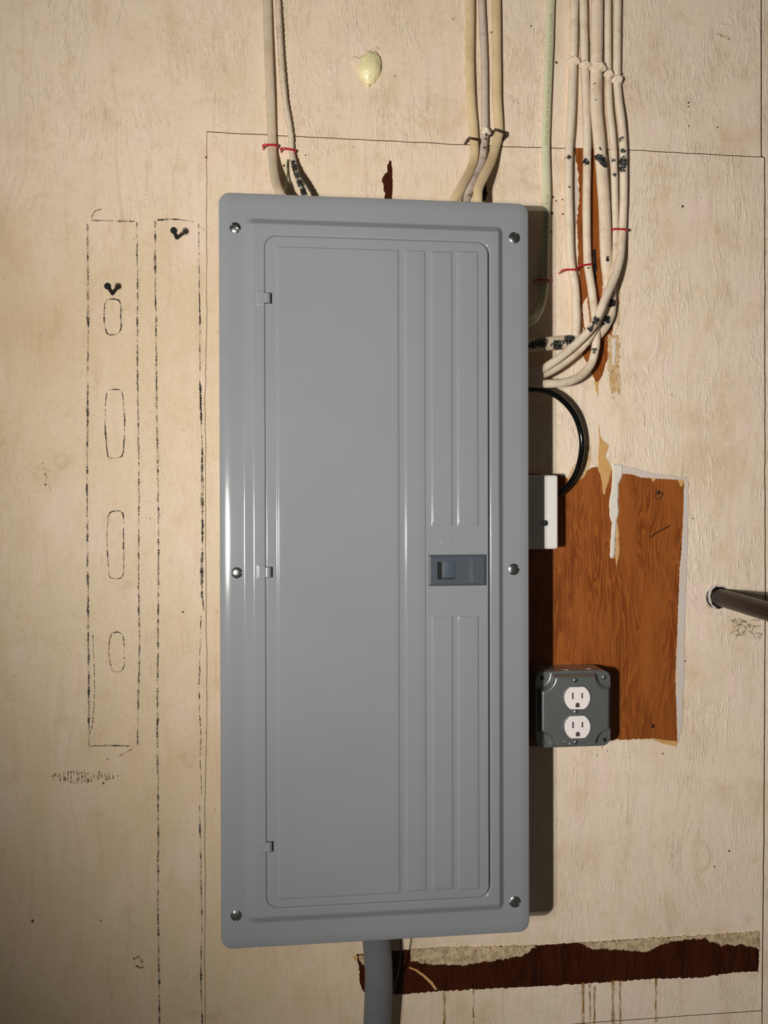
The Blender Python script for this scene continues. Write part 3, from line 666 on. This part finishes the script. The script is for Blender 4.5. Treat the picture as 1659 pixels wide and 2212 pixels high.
# latch
lx0, lx1 = P(926, 1230, D+.008).x, P(1052, 1230, D+.008).x; lz1, lz0 = P(990, 1198.5, D+.008).z, P(990, 1266, D+.008).z
LYF = YD - .0022
ox0, ox1 = P(946, 1230, D+.008).x, P(984.5, 1230, D+.008).x; oz1, oz0 = P(965, 1214, D+.008).z, P(965, 1251.5, D+.008).z
def latch_plate():
    b = .0026; o_ = [(lx0, lz0), (lx1, lz0), (lx1, lz1), (lx0, lz1)]; i_ = [(lx0+b, lz0+b), (lx1-b, lz0+b), (lx1-b, lz1-b), (lx0+b, lz1-b)]; w_ = [(ox0, oz0), (ox1, oz0), (ox1, oz1), (ox0, oz1)]
    V = [(x, YD + .002, z) for x, z in o_] + [(x, YD - .0008, z) for x, z in o_] + [(x, LYF, z) for x, z in i_] + [(x, LYF, z) for x, z in w_] + [(x, YD - .0001, z) for x, z in w_]
    Fc = []
    for k in range(4):
        for i in range(4): j = (i+1) % 4; Fc.append((k*4+i, k*4+j, k*4+4+j, k*4+4+i))
    Fc.append((16, 17, 18, 19))
    bm = bmesh.new(); vs_ = [bm.verts.new(v) for v in V]
    for f in Fc: bm.faces.new([vs_[i] for i in f])
    bmesh.ops.bevel(bm, geom=[e for e in bm.edges if all(v.index < 0 or True for v in e.verts) and e.calc_length() > .001 and max(v.co.y for v in e.verts) < YD + .001], offset=.0003, segments=2, affect='EDGES')
    bmesh.ops.recalc_face_normals(bm, faces=bm.faces)
    bm.verts.index_update(); V = [v.co.copy() for v in bm.verts]; Fc = [[v.index for v in f.verts] for f in bm.faces]; bm.free(); return V, Fc
V, Fc = latch_plate(); latch = obj('latch', V, Fc, M['latch'], panel, False); latch['label'] = 'blue grey plastic latch plate'
box('latch_slider', ox0 + .0052, ox1 - .0001, LYF + .0006, YD - .0002, oz0 + .0012, oz1 - .0001, M['latchdark'], latch, .0002)
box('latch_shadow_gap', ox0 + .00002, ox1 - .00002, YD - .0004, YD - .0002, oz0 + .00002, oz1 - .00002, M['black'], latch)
V, Fc = text_mesh('SIEMENS', .0078, .00025)
wT = max(v.x for v in V); tz0, tz1 = P(1019, 1258, D+.008).z, P(1019, 1207, D+.008).z; k = (tz1 - tz0)/wT; tx = P(1023, 1230, D+.008).x
obj('lettering', [(tx - v.y*.85, LYF - .0002 - v.z, tz0 + v.x*k) for v in V], Fc, M['letters'], latch, False)

# ================================================================ cables
def px_path(pts, step=.004): return catmull([P(*p) for p in pts], step)
def bare(lst): return [(x, y, r, w*1.3) for x, y, r, w in lst]
def cable(name, pts, wpx, tpx, mat, label, cat='cable', group=None, wob=.03, b=None, twist=0, wf=None, seg=18, step=.004):
    path = px_path(pts, step); base = Vector((path[0].x, 0, path[0].z))
    mm = MM(1, pts[0][0], max(100, pts[0][1]))
    widths = [wf(p) for p in path] if wf else None
    o = tube(name, path, wpx*mm/2, tpx*mm/2, mat, None, seg, path[-1], wob, bare(b) if b else None, twist, widths=widths)
    tag(o, label, cat, group); return o
TH = .0045
cable('cable', [*[(575, y, .005) for y in range(-760, 0, 100)], (577, 0, .005), (579, 70, .006), (581, 130, .007), (584, 200, .007), (586, 260, .006), (588, 313, .005), (589, 345, .010), (593, 380, .022), (602, 412, .035), (618, 440, .040), (628, 492, .040)],
      19.5, 10, M['palecream'], 'flat pale cream cable held by the leftmost red staple, entering the panel top')
cable('ground_wire', [*[(596, y, .005) for y in range(-760, 0, 100)], (601, 0, .005), (604, 60, .006), (608, 130, .006), (616, 217, .006), (627, 282, .005), (630, 321, .004), (633, 345, .008), (640, 372, .016), (648, 394, .026), (656, 415, .033), (668, 450, .04), (672, 492, .04)],
      12.5, 12.5, M['twist'], 'twisted bare wire under flaking paint, second from left above the panel', 'wire', wob=.10, twist=900,
      b=[(632, 350, 9, .55), (636, 362, 12, .75), (641, 378, 14, .62), (648, 396, 14, .7), (655, 414, 14, .62), (606, 20, 10, .35), (605, 60, 10, .3)], seg=20, step=.0025)
cable('ground_wire', [(622, 345, .002), (621, 362, .003), (620, 385, .008), (618, 400, .02), (617, 420, .03), (616, 450, .04), (616, 492, .04)], 3.6, 3.6,
      plain('greenish_dark_wire', srgb(52, 60, 30), .4, mottle=.8, mc=srgb(150, 158, 96), mscale=60), 'thin dark green wire between the two left cables above the panel', 'wire', wob=.05, seg=10)
cable('cable', [*[(1012, y, .006) for y in range(-760, 0, 100)], (1016, 0, .006), (1015, 130, .007), (1018, 217, .007), (1023, 275, .006), (1025, 325, .007), (1022, 350, .010), (1014, 372, .018), (1003, 393, .028), (992, 414, .036), (980, 440, .04), (972, 505, .04)],
      19, 11, M['cream'], 'smooth cream cable held by the lower brown staple, left of three above the panel')
cable('cable', [*[(1036, y, .005) for y in range(-760, 0, 100)], (1040, 0, .005), (1046, 130, .005), (1047, 240, .005), (1048, 290, .006), (1045, 316, .008), (1042, 345, .012), (1034, 370, .02), (1024, 393, .03), (1013, 414, .036), (1008, 440, .04), (1006, 505, .04)],
      15.5, 12, M['clothgrey'], 'rough painted cable between two smooth cream ones above the panel', b=[(1049, 288, 8, .62), (1052, 300, 9, .5), (1047, 320, 7, .5), (1014, 420, 6, .4)], wob=.05)
cable('cable', [*[(1070, y, .006) for y in range(-760, 0, 100)], (1072, 0, .006), (1073, 130, .007), (1074, 217, .007), (1077, 260, .006), (1077, 290, .006), (1070, 317, .009), (1064, 338, .013), (1056, 359, .02), (1045, 381, .028), (1035, 403, .034), (1032, 424, .038), (1034, 505, .04)],
      19.5, 11, M['cream'], 'smooth cream cable held by the upper brown staple, bending left above the panel', b=None)
# green printed cable
gpts = [*[(1196, y, .005) for y in range(-760, 0, 100)], (1190, 0, .005), (1187, 90, .006), (1184, 162, .006), (1180, 270, .006), (1179, 325, .006), (1181, 422, .007), (1178, 487, .009), (1177, 560, .006), (1176, 606, .004), (1171, 648, .010), (1160, 678, .022), (1146, 695, .034), (1120, 706, .042), (1100, 708, .042)]
gc = cable('cable', gpts, 18, 10, M['green'], 'pale green printed cable running down beside the panel, apart from the bundle', wob=.01)
gfr = frames(px_path(gpts)); gw, gt = 18*MM(1, 1190, 100)/2, 10*MM(1, 1190, 100)/2
def along(y):                               # arc length at pixel row y
    z = P(1180, y, .006).z; return min(gfr, key=lambda f: abs(f[0].z - z))[4]
def cable_text(body, y0, y1):
    V, Fc = text_mesh(body, 1.0); w = max(v.x for v in V); a, b_ = along(y0), along(y1); out = []
    hy = .70
    for v in V:
        L = a + (b_ - a)*v.x/w; i = min(range(len(gfr)), key=lambda q: abs(gfr[q][4] - L)); i = max(0, min(len(gfr)-2, i if gfr[i][4] <= L else i-1))
        f0, f1 = gfr[i], gfr[i+1]; t = (L - f0[4])/max(1e-6, f1[4] - f0[4]); p = f0[0].lerp(f1[0], t)
        q = (v.y/hy - .5)*.62; ccx = math.sqrt(max(0, 1 - (q)**2))
        right = f0[3] if f0[3].x > 0 else -f0[3]
        out.append(p + right*(q*gw) + f0[2]*(gt*ccx + .00025))
    me = obj('lettering', out, Fc, M['print'], gc, False)
cable_text('BRISTOL 12/2 WITH GROUND TYPE NM-B 600 VOLTS (UL)', 31, 318)
cable_text('(E)US', 422, 446)
cable_text('12/2 WITH GROUND TYPE NM-B 600 VOLTS', 470, 668)
# the painted bundle at right
BG = 'painted cloth cables in the right bundle'
cable('cable', [*[(1245, y, .006) for y in range(-760, 0, 100)], (1241, 0, .006), (1239, 100, .006), (1238, 135, .005), (1236, 200, .007), (1233, 270, .008), (1229, 325, .008), (1228, 400, .008), (1230, 487, .007), (1231, 540, .006), (1235, 580, .006), (1242, 620, .007), (1245, 676, .008), (1244, 718, .010),
       (1238, 750, .012), (1225, 772, .016), (1196, 795, .026), (1160, 808, .036), (1110, 812, .042)], 17.5, 15, M['cloth'], 'leftmost painted cloth cable of the right bundle, under the left red staple', wob=.03,
      b=[(1229, 340, 9, .72), (1238, 600, 6, .45), (1229, 402, 5, .5), (1226, 340, 8, .5)])
cable('cable', [*[(1260, y, .006) for y in range(-760, 0, 100)], (1260, 0, .006), (1262, 100, .006), (1263, 142, .005), (1266, 220, .007), (1268, 292, .008), (1268, 348, .008), (1267, 422, .008), (1267, 480, .008), (1268, 540, .006), (1270, 575, .006), (1275, 606, .008), (1281, 648, .010), (1286, 690, .014),
       (1288, 730, .016), (1285, 758, .018), (1276, 787, .020), (1255, 811, .024), (1225, 825, .030), (1185, 829, .036), (1110, 829, .042)], 17, 15, M['cloth'],
      'painted cloth cable second from left in the bundle, lowest sweep into the panel', wob=.03, b=[(1266, 350, 11, .66), (1268, 344, 9, .5), (1283, 757, 10, .66), (1262, 390, 4, .5), (1272, 578, 7, .45)])
cable('cable', [*[(1291, y, .009) for y in range(-760, 0, 100)], (1290, 0, .009), (1289, 100, .009), (1288, 145, .008), (1288, 227, .009), (1293, 290, .010), (1296, 325, .010), (1300, 370, .010), (1305, 440, .010), (1307, 487, .010), (1309, 550, .010), (1314, 600, .009), (1318, 640, .009), (1316, 676, .009),
       (1303, 704, .010), (1284, 724, .010), (1258, 736, .010), (1225, 739, .014), (1190, 742, .022), (1145, 746, .032), (1105, 748, .04)], 25.5, 17, M['clothsmooth'],
      'thickest cable of the right bundle, painted over black, turning left behind the others', wob=.035,
      b=[(1300, 345, 13, .82), (1292, 340, 12, .75), (1308, 356, 12, .75), (1286, 216, 7, .55), (1284, 180, 9, .45), (1312, 560, 8, .8), (1311, 535, 5, .3), (1320, 655, 16, .72), (1312, 690, 16, .62), (1300, 700, 12, .5), (1230, 733, 18, .72), (1205, 745, 18, .7),
         (1170, 740, 22, .62), (1150, 745, 14, .7), (1298, 322, 7, .55), (1290, 200, 5, .5)],
      wf=lambda p: 1.0 + .12*max(0, min(1, (P(1300, 670).z - p.z)/.03)))
cable('cable', [*[(1313, y, .006) for y in range(-760, 0, 100)], (1313, 0, .006), (1313, 100, .006), (1314, 163, .005), (1316, 227, .007), (1321, 275, .008), (1325, 325, .008), (1328, 422, .007), (1329, 487, .005), (1329, 540, .008), (1322, 595, .014), (1312, 640, .022), (1301, 672, .024), (1284, 712, .022),
       (1262, 746, .022), (1232, 774, .024), (1196, 799, .030), (1160, 814, .036), (1110, 820, .043)], 14.5, 13, M['cloth'],
      'narrow painted cloth cable left of the outermost one in the right bundle', wob=.03, b=[(1324, 346, 9, .55), (1327, 376, 7, .74), (1316, 170, 4, .4)])
cable('cable', [*[(1335, y, .006) for y in range(-760, 0, 100)], (1334, 0, .006), (1333, 100, .006), (1333, 170, .005), (1336, 215, .007), (1342, 260, .009), (1346, 310, .009), (1347, 370, .008), (1347, 430, .007), (1345, 487, .006), (1343, 520, .010), (1339, 560, .016), (1329, 595, .022), (1316, 625, .028), (1305, 650, .032),
       (1294, 678, .034), (1281, 704, .034), (1256, 732, .033), (1226, 759, .034), (1190, 786, .036), (1160, 803, .039), (1110, 812, .045)], 16.5, 14, M['cloth'],
      'outermost painted cloth cable of the right bundle, crossing in front of the others', wob=.03,
      b=[(1342, 300, 14, .48), (1346, 326, 9, .75), (1347, 350, 16, .68), (1345, 366, 12, .60), (1289, 692, 13, .66), (1276, 712, 11, .60), (1282, 702, 9, .5), (1334, 182, 4, .5)])
cable('cord', [(1105, 836, .040), (1142, 840, .038), (1168, 842, .034), (1192, 849, .030), (1218, 867, .026), (1241, 896, .022), (1254, 932, .019), (1257, 968, .018), (1249, 1010, .018), (1234, 1040, .016), (1214, 1062, .015), (1202, 1070, .015)],
      12, 12, M['cord'], 'glossy black cord looping from the panel to the white plastic box', 'cord', wob=0, seg=24)
cable('cable', [(808, 1960, .045), (812, 2010, .043), (814, 2040, .040), (818, 2090, .038), (818, 2140, .036), (815, 2212, .032), *[(813, y, .03) for y in range(2290, 2720, 80)]], 58, 34, M['se'],
      'thick flat grey cable leaving the bottom of the panel', wob=.004, seg=40)
cable('wire', [(868, 1990, .045), (866, 2030, .04), (865, 2060, .034), (862, 2090, .028), (856, 2115, .022), (848, 2142, .014), (842, 2148, .008)], 3.2, 3.2, M['cord'],
      'thin black wire beside the thick grey cable at the bottom', 'wire', wob=0, seg=10)

# ================================================================ staples
def staple(x, y, half, ang, d, leg, m, label, r=.0013, cat='staple', group=None, skew=0):
    """U of wire: crown over the cable, legs into the wall"""
    s = MM(1, x, y, d); c = P(x, y, d); ca, sa = math.cos(ang), math.sin(ang); hw = half*s
    ax = Vector((ca, 0, -sa)); L = c - ax*hw; R = c + ax*hw; rb = min(.003, hw*.4)
    pts = [Vector((L.x, .001, L.z)) + Vector((skew, 0, 0)), L + Vector((0, rb, 0)), L + ax*rb*.3 + Vector((0, rb*.3, 0)), L + ax*rb, c, R - ax*rb, R - ax*rb*.3 + Vector((0, rb*.3, 0)), R + Vector((0, rb, 0)), Vector((R.x, .001, R.z)) + Vector((skew, 0, 0))]
    o = tube('staple', catmull(pts, .0012), r, r, m, None, 10, Vector((c.x, 0, c.z)), 0, ref=Vector((.1, -.2, 1)))
    tag(o, label, cat, group); return o
RG = 'red insulated staples'
staple(583, 313, 15, -.06, .011, 0, M['red'], 'red staple over the leftmost flat cream cable', .0014, group=RG)
staple(622, 322, 15, .10, .010, 0, M['red'], 'red staple over the twisted painted wire', .0014, group=RG)
staple(1340, 495, 16, .0, .016, 0, M['red'], 'red staple over the two rightmost bundle cables', .0013, group=RG)
staple(1231, 582.5, 15, -.05, .0145, 0, M['red'], 'red staple over the leftmost bundle cable', .0013, group=RG)
staple(1266, 572, 14, -.18, .0145, 0, M['red'], 'red staple over the second cable of the bundle', .0013, group=RG)
staple(1174, 604.5, 15, .02, .011, 0, M['red'], 'red staple in shadow over the pale green cable', .0012, group=RG)
def flat_staple(x, y, half, ang, d, label):
    s = MM(1, x, y, d); c = P(x, y, d); ca, sa = math.cos(ang), math.sin(ang); ax = Vector((ca, 0, -sa)); hw = half*s
    L, R = c - ax*hw, c + ax*hw
    pts = [P(x - half - 8, y + 11, .001), L + Vector((-.0015, .003, -.001)), L, c, R, R + Vector((.002, .004, -.002)), Vector((R.x + .001, .001, R.z - .004))]
    o = tube('staple', pts, .0017, .0017, M['rust'], None, 4, Vector((c.x, 0, c.z)), 0, ref=Vector((.1, -.2, 1))); tag(o, label, 'staple', 'brown steel staples')
flat_staple(1024, 300, 11, .12, .0125, 'brown steel staple on the left smooth cream cable, lower of two')
flat_staple(1080, 283, 11, .26, .0125, 'brown steel staple on the right smooth cream cable, higher of two')
for x, y, hw, lab in ((1048, 283, 11, 'paint covered staple between the two brown staples'), (1240, 131, 15, 'paint covered staple on the leftmost bundle cable'),
                      (1263, 139, 12, 'paint covered staple on the second bundle cable'), (1291, 145, 18, 'widest paint covered staple, on the thickest bundle cable'),
                      (1314, 159, 10, 'small paint covered staple right of the thickest cable'), (1333, 171, 12, 'paint covered staple on the outermost bundle cable, lowest of them')):
    dd = .016 if hw > 16 else .0115; s = MM(1, x, y, dd); bm = bmesh.new(); bmesh.ops.create_icosphere(bm, subdivisions=4, radius=1)
    c = P(x, y, dd*.62); V = []
    for v in bm.verts:
        q = v.co; n_ = 1 + .22*fbm((q.x*2 + x, q.y*2, q.z*2), 3)
        V.append(Vector((c.x + q.x*hw*s*n_, min(-.0003, c.y + q.y*dd*.52*n_), c.z + q.z*.0048*n_ - .0028*abs(q.x)**2)))
    bm.verts.index_update(); Fc = [[v.index for v in f.verts] for f in bm.faces]; bm.free()
    o = obj('staple', V, Fc, M['paintblob'], None, True, Vector((c.x, 0, c.z))); tag(o, lab, 'staple', 'paint covered staples')

# ================================================================ foam blob
def foam_blob():
    c = P(799, 147, .002); s = MM(1, 799, 147); bm = bmesh.new(); bmesh.ops.create_icosphere(bm, subdivisions=5, radius=1); V = []
    for v in bm.verts:
        q = v.co; t = q.z; w = 24.5*(1 - .30*max(0, -t)**1.5)*(1 - .06*max(0, t)); n_ = 1 + .10*fbm((q.x*1.6, q.y*1.6, q.z*1.6 + 3), 3)
        x = q.x*w*n_ + (3.5*t if t > 0 else 6*t*0 + 1.5*t); z = q.z*36*n_
        y = q.y*13.5*n_*(1 if t > -.3 else 1 - .45*(-t - .3)/.7)
        V.append(Vector((c.x + x*s, min(.0008, c.y + y*s), c.z + z*s)))
    bm.verts.index_update(); Fc = [[v.index for v in f.verts] for f in bm.faces]; bm.free()
    o = obj('foam_blob', V, Fc, M['foam'], None, True, Vector((c.x, 0, c.z))); tag(o, 'pale yellow blob of expanding foam on the wall above the panel', 'foam')
    bm = bmesh.new(); bmesh.ops.create_icosphere(bm, subdivisions=3, radius=1); c = P(795, 184, .002)
    V = [Vector((c.x + v.co.x*4.5*s*(1 + .3*fbm(v.co*2, 2)), min(.0005, c.y + v.co.y*4*s), c.z + v.co.z*4.5*s)) for v in bm.verts]; bm.verts.index_update(); Fc = [[v.index for v in f.verts] for f in bm.faces]; bm.free()
    obj('drip_end', V, Fc, M['foam'], o)
foam_blob()
patch('paint_ridge', [(757, 130), (766, 122), (778, 126), (790, 112), (815, 100), (820, 106), (800, 118), (784, 140), (780, 148), (764, 146)], M['wall'], wall, .001, .0022, 1.6, 2.2, 2.0, .2)

# ================================================================ two wall screws at left
def drywall_screw(bx, by, hx, hy, d, label):
    b = P(bx, by, .0005); h = P(hx, hy, d); ax = (h - b).normalized(); L = (h - b).length
    o = empty('wall_screw', (b.x, 0, b.z), label, 'screw', 'black screws standing out of the wall')
    prof = []; n = int((L - .006)/.0006)
    for i in range(n): prof.append((.0017 if i % 4 == 0 else .00125, -.004 + i*.0006 + .0) if False else (.0024 if i % 4 == 0 else .0018, i*.0006))
    prof += [(.0014, L - .005), (.0020, L - .0035)]
    lathe('shank', b, ax, prof, M['blackscrew'], o, 14)
    prof = [(.0014, L - .0045), (.0022, L - .003), (.0040, L - .0008), (.0042, L - .0002), (.0040, L), (.0012, L)]
    hd = lathe('head', b, ax, prof, M['blackscrew'], o, 24, False)
    s = ax.orthogonal().normalized(); t = ax.cross(s); V = []; Fc = []
    for k, (e, f) in enumerate(((s, t), (t, s))):
        i0 = len(V)
        for su, sv in ((-1, -1), (1, -1), (1, 1), (-1, 1)): V.append(b + ax*(L + .00005) + e*(su*.0021) + f*(sv*.00045))
        Fc.append((i0, i0+1, i0+2, i0+3))
    obj('drive_recess', V, Fc, M['black'], hd, False)
drywall_screw(382, 514, 375.5, 498, .034, 'black screw near the top of the right charcoal outline')
drywall_screw(243, 634, 232.5, 618, .029, 'black screw inside the left charcoal outline above the small oval')

# ================================================================ white plastic box
wx1 = P(1206.5, 1100, .036).x; wz1, wz0 = P(1190, 1026, .036).z, P(1190, 1186.5, .036).z
wb = empty('junction_box', (wx1 - .035, 0, wz0), 'white plastic surface box half hidden behind the right edge of the panel', 'box')
box('base', wx1 - .072, wx1 - .004, -.008, -.0003, wz0 - .0005, wz1 + .0005, M['coverwhite'], wb, .0015)
box('cover', wx1 - .075, wx1, -.036, -.0075, wz0, wz1, M['coverwhite'], wb, .0035, 4)
sc = P(1177.5, 1130, .036)
lathe('screw_recess', Vector((sc.x, -.0361, sc.z)), (0, -1, 0), [(.0056, -.0006), (.0056, .0003), (.0050, .0004), (.0047, -.0003), (.0004, -.0003)], M['coverwhite'], wb, 26)
def phillips(c, r, parent, m='zinc', name='screw'):
    hd = lathe(name, c, (0, -1, 0), [(r, -.0006), (r, .0004), (r*.9, .0010), (r*.6, .0015), (r*.2, .0017)], M[m], parent, 24)
    V = []; Fc = []; y = c.y - .00185
    for a in (.4, .4 + math.pi/2):
        i0 = len(V); e = Vector((math.cos(a), 0, math.sin(a))); f = Vector((-math.sin(a), 0, math.cos(a)))
        for su, sv in ((-1, -1), (1, -1), (1, 1), (-1, 1)): V.append(Vector((c.x, y, c.z)) + e*su*r*.55 + f*sv*r*.13)
        Fc.append((i0, i0+1, i0+2, i0+3))
    obj('drive_recess', V, Fc, M['black'], hd, False) if parent.parent is None else None
    return hd
phillips(Vector((sc.x, -.0363, sc.z)), .0041, wb)

# ================================================================ steel outlet box
DB, DR_ = .041, .0505
bx0, bx1 = P(1156.5, 1530, DB).x, P(1319, 1530, DB).x; bz1, bz0 = P(1240, 1449, DB).z, P(1240, 1613, DB).z
ob = empty('outlet_box', ((bx0+bx1)/2, 0, bz0), 'square galvanised steel outlet box with a white duplex receptacle on the orange patch', 'outlet')
def rr_pts(x0, x1, z0, z1, r, k=6):
    out = []
    for cx, cz, a0 in ((x1-r, z0+r, -90), (x1-r, z1-r, 0), (x0+r, z1-r, 90), (x0+r, z0+r, 180)):
        for i in range(k+1): a = math.radians(a0 + 90*i/k); out.append((cx + r*math.cos(a), cz + r*math.sin(a)))
    return out
def prism(name, rings, m, parent, caps=True, smooth=False, sharp=40):
    n = len(rings[0][1]); V = [(x, y, z) for y, pts in rings for x, z in pts]
    Fc = [(k*n+i, k*n+(i+1) % n, (k+1)*n+(i+1) % n, (k+1)*n+i) for k in range(len(rings)-1) for i in range(n)]
    if caps: Fc += [tuple(range(n))[::-1]] ; k = (len(rings)-1)*n; Fc.append(tuple(range(k, k+n)))
    o = obj(name, V, Fc, m, parent, smooth)
    if smooth: o.data.set_sharp_from_angle(angle=math.radians(sharp))
    return o
ins = .0008
body = prism('box', [(-.0004, rr_pts(bx0+ins, bx1-ins, bz0+ins, bz1-ins, .009)), (-DB + .001, rr_pts(bx0+ins, bx1-ins, bz0+ins, bz1-ins, .009))], M['boxsteel'], ob, True, True)
for i, kx in enumerate((-.030, .0, .030)):
    c = Vector(((bx0+bx1)/2 + kx, -DB*.5, bz1 - ins + .0001)); r = (.0105, .0135, .0105)[i]
    lathe('knockout', c, (0, 0, 1), [(r, -.0002), (r, .0004), (r*.93, .0007), (r*.88, .0001), (r*.2, .0001)], M['boxsteel'], body, 28)
# raised cover: flat corner ears, pressed-out field
def ob_cover():
    nx = 92; x0, x1, z0, z1 = bx0, bx1, bz0, bz1; R = .0115; V = []
    def h(x, z):
        a = rrect(x, z, x0+.0018, x1-.0018, z0+.0018, z1-.0018, .008)
        for cx in (x0, x1):
            for cz in (z0, z1):
                dx, dz = abs(x-cx), abs(z-cz)
                # square-with-round corner notch
                q = math.hypot(max(dx - .004, 0), max(dz - .004, 0)) - .0155
                a = min(a, q)
        return (DR_ - DB)*bend(a/.0055, .35)
    xs = [x0 + (x1-x0)*i/nx for i in range(nx+1)]; zs = [z0 + (z1-z0)*i/nx for i in range(nx+1)]
    for z in zs:
        for x in xs:
            Xx, Zz = x, z
            qx = (x0 + R) if x < x0 + R else (x1 - R if x > x1 - R else None); qz = (z0 + R) if z < z0 + R else (z1 - R if z > z1 - R else None)
            if qx is not None and qz is not None: a, b = (x-qx)/R, (z-qz)/R; Xx = qx + R*a*math.sqrt(1-b*b/2); Zz = qz + R*b*math.sqrt(1-a*a/2)
            V.append((Xx, -DB - h(Xx, Zz), Zz))
    n1 = nx + 1
    Fc = [(j*n1+i, j*n1+i+1, (j+1)*n1+i+1, (j+1)*n1+i) for j in range(nx) for i in range(nx)]
    rim = list(range(n1)) + [j*n1 + nx for j in range(1, n1)] + [nx*n1 + i for i in range(nx-1, -1, -1)] + [j*n1 for j in range(nx-1, 0, -1)]
    k = len(V); V += [(V[i][0], V[i][1] + .0015, V[i][2]) for i in rim]; n = len(rim); Fc += [(rim[(q+1) % n], rim[q], k+q, k+(q+1) % n) for q in range(n)]
    o = obj('cover', V, Fc, M['steel'], ob); o['label'] = 'raised galvanised cover plate'; return o
oc = ob_cover()
def at(px, py, d): p = P(px, py, d); return Vector((p.x, -d, p.z))
for x, y in ((1305.5, 1463), (1172, 1601)):
    phillips(at(x, y, DB), .0030, oc)
for x, y in ((1171, 1464.5), (1306.5, 1598)):
    lathe('screw_hole', at(x, y, DB + .0001), (0, -1, 0), [(.0026, 0), (.0026, .0001), (.0002, .0001)], M['black'], oc, 18, False)
for x, y, a in ((1243.5, 1470, -.6), (1244.5, 1537.5, .1), (1245, 1604, -.5)):
    slot_screw('screw', at(x, y, DR_ - .0001), .0031, a, M['zinc'], oc, .5)
rc = at(1245.5, 1538, DR_); 
rec = box('receptacle', rc.x - .016, rc.x + .016, -DR_ + .001, -DR_ + .012, rc.z - .034, rc.z + .034, M['recept'], ob, .001)
rec['label'] = 'white duplex receptacle'
for px_, py_ in ((1246, 1507), (1246.5, 1569.5)):
    c = at(px_, py_, DR_); R1, hh = MM(27.4, 1246, 1507, DR_), MM(23.3, 1246, 1507, DR_)
    def outl(k):
        a0 = math.asin(hh/R1); out = []
        for i in range(17): a = -a0 + 2*a0*i/16; out.append((c.x + R1*k*math.cos(a), c.z + R1*k*math.sin(a)))
        for i in range(17): a = math.pi - a0 + 2*a0*i/16; out.append((c.x + R1*k*math.cos(a), c.z + R1*k*math.sin(a)))
        return out
    prism('cover_opening_rim', [(-DR_ + .0005, outl(1.07)), (-DR_ - .0003, outl(1.07)), (-DR_ - .0003, outl(1.03)), (-DR_ + .0005, outl(1.03))], M['steel'], rec, False)
    prism('opening_gap', [(-DR_ + .0002, outl(1.035)), (-DR_ - .00008, outl(1.03))], M['black'], rec)
    fc = prism('receptacle_face', [(-DR_ + .001, outl(1.0)), (-DR_ - .0020, outl(1.0)), (-DR_ - .0026, outl(.985)), ], M['recept'], rec)
    yy = -DR_ - .00265
    for dx, wz in ((-.0062, .0082), (.0060, .0068)):
        box('slot', c.x + dx - .0010, c.x + dx + .0010, yy, yy + .0003, c.z + .0030 - wz/2, c.z + .0030 + wz/2, M['slot'], rec)
    g = [(c.x + .0001 + .0027*math.cos(math.radians(a)), c.z - .0096 + .0012 + .0027*math.sin(math.radians(a))) for a in range(0, 181, 15)] + [(c.x - .0026, c.z - .0116), (c.x + .0028, c.z - .0116)]
    prism('ground_hole', [(yy + .0003, g), (yy, g)], M['slot'], rec)
def emboss(body, px_, py_, size, name='lettering', wid=None):
    V, Fc = text_mesh(body, size, .00008); c = at(px_, py_, DR_); w = max(v.x for v in V)
    obj(name, [(c.x + v.x - w/2, -DR_ - .00008 - v.z, c.z + v.y - size*.35) for v in V], Fc, M['zinc'], oc, False)
emboss('UL', 1224.5, 1604, .0030); emboss('LISTED', 1224.5, 1612, .0016); emboss('LISTED', 1260, 1603, .0030)
c = at(1224.5, 1604, DR_)
tube('lettering', [c + Vector((.0036*math.cos(a), -.0001, .0036*math.sin(a))) for a in [math.radians(k*15) for k in range(25)]], .0002, .0002, M['zinc'], oc, 6)

# ================================================================ iron pipe
pa, pb = P(1551, 1289, 0), P(1662, 1322, .105)
ax = (pb - pa).normalized(); pr = .0118
pipe = tube('pipe', [pa - ax*.012 + ax*(i*.02) for i in range(26)], pr, pr, M['iron'], None, 40, Vector((pa.x, 0, pa.z)), .012, ref=Vector((0, 0, 1)))
tag(pipe, 'dark brown iron pipe sticking out of a ragged hole at the right edge', 'pipe')
# cobweb below it
V = []; rg = random.Random(5); web = None
vv, ff = [], []
for k in range(26):
    x, y = 1585 + rg.random()*60, 1335 + rg.random()*40; a = rg.random()*6.28; L = 6 + rg.random()*16
    p0, p1 = P(x, y, .002 + .004*rg.random()), P(x + L*math.cos(a), y + L*math.sin(a)*.7, .002 + .006*rg.random())
    t = (p1-p0).normalized(); s = t.cross(Vector((0, -1, 0))).normalized()*.00022; u = t.cross(s).normalized()*.00022; i = len(vv)
    mid = (p0+p1)/2 + Vector((0, -.001, .0008))
    for q in (p0, mid, p1): vv += [q + s, q + u, q - s, q - u]
    for b in (0, 4): ff += [(i+b+j, i+b+(j+1) % 4, i+b+4+(j+1) % 4, i+b+4+j) for j in range(4)]
web = obj('cobweb', vv, ff, M['web'], None, False, P(1612, 1352, 0)); tag(web, 'dusty tangle of cobweb on the wall below the iron pipe', 'cobweb'); web['kind'] = 'stuff'
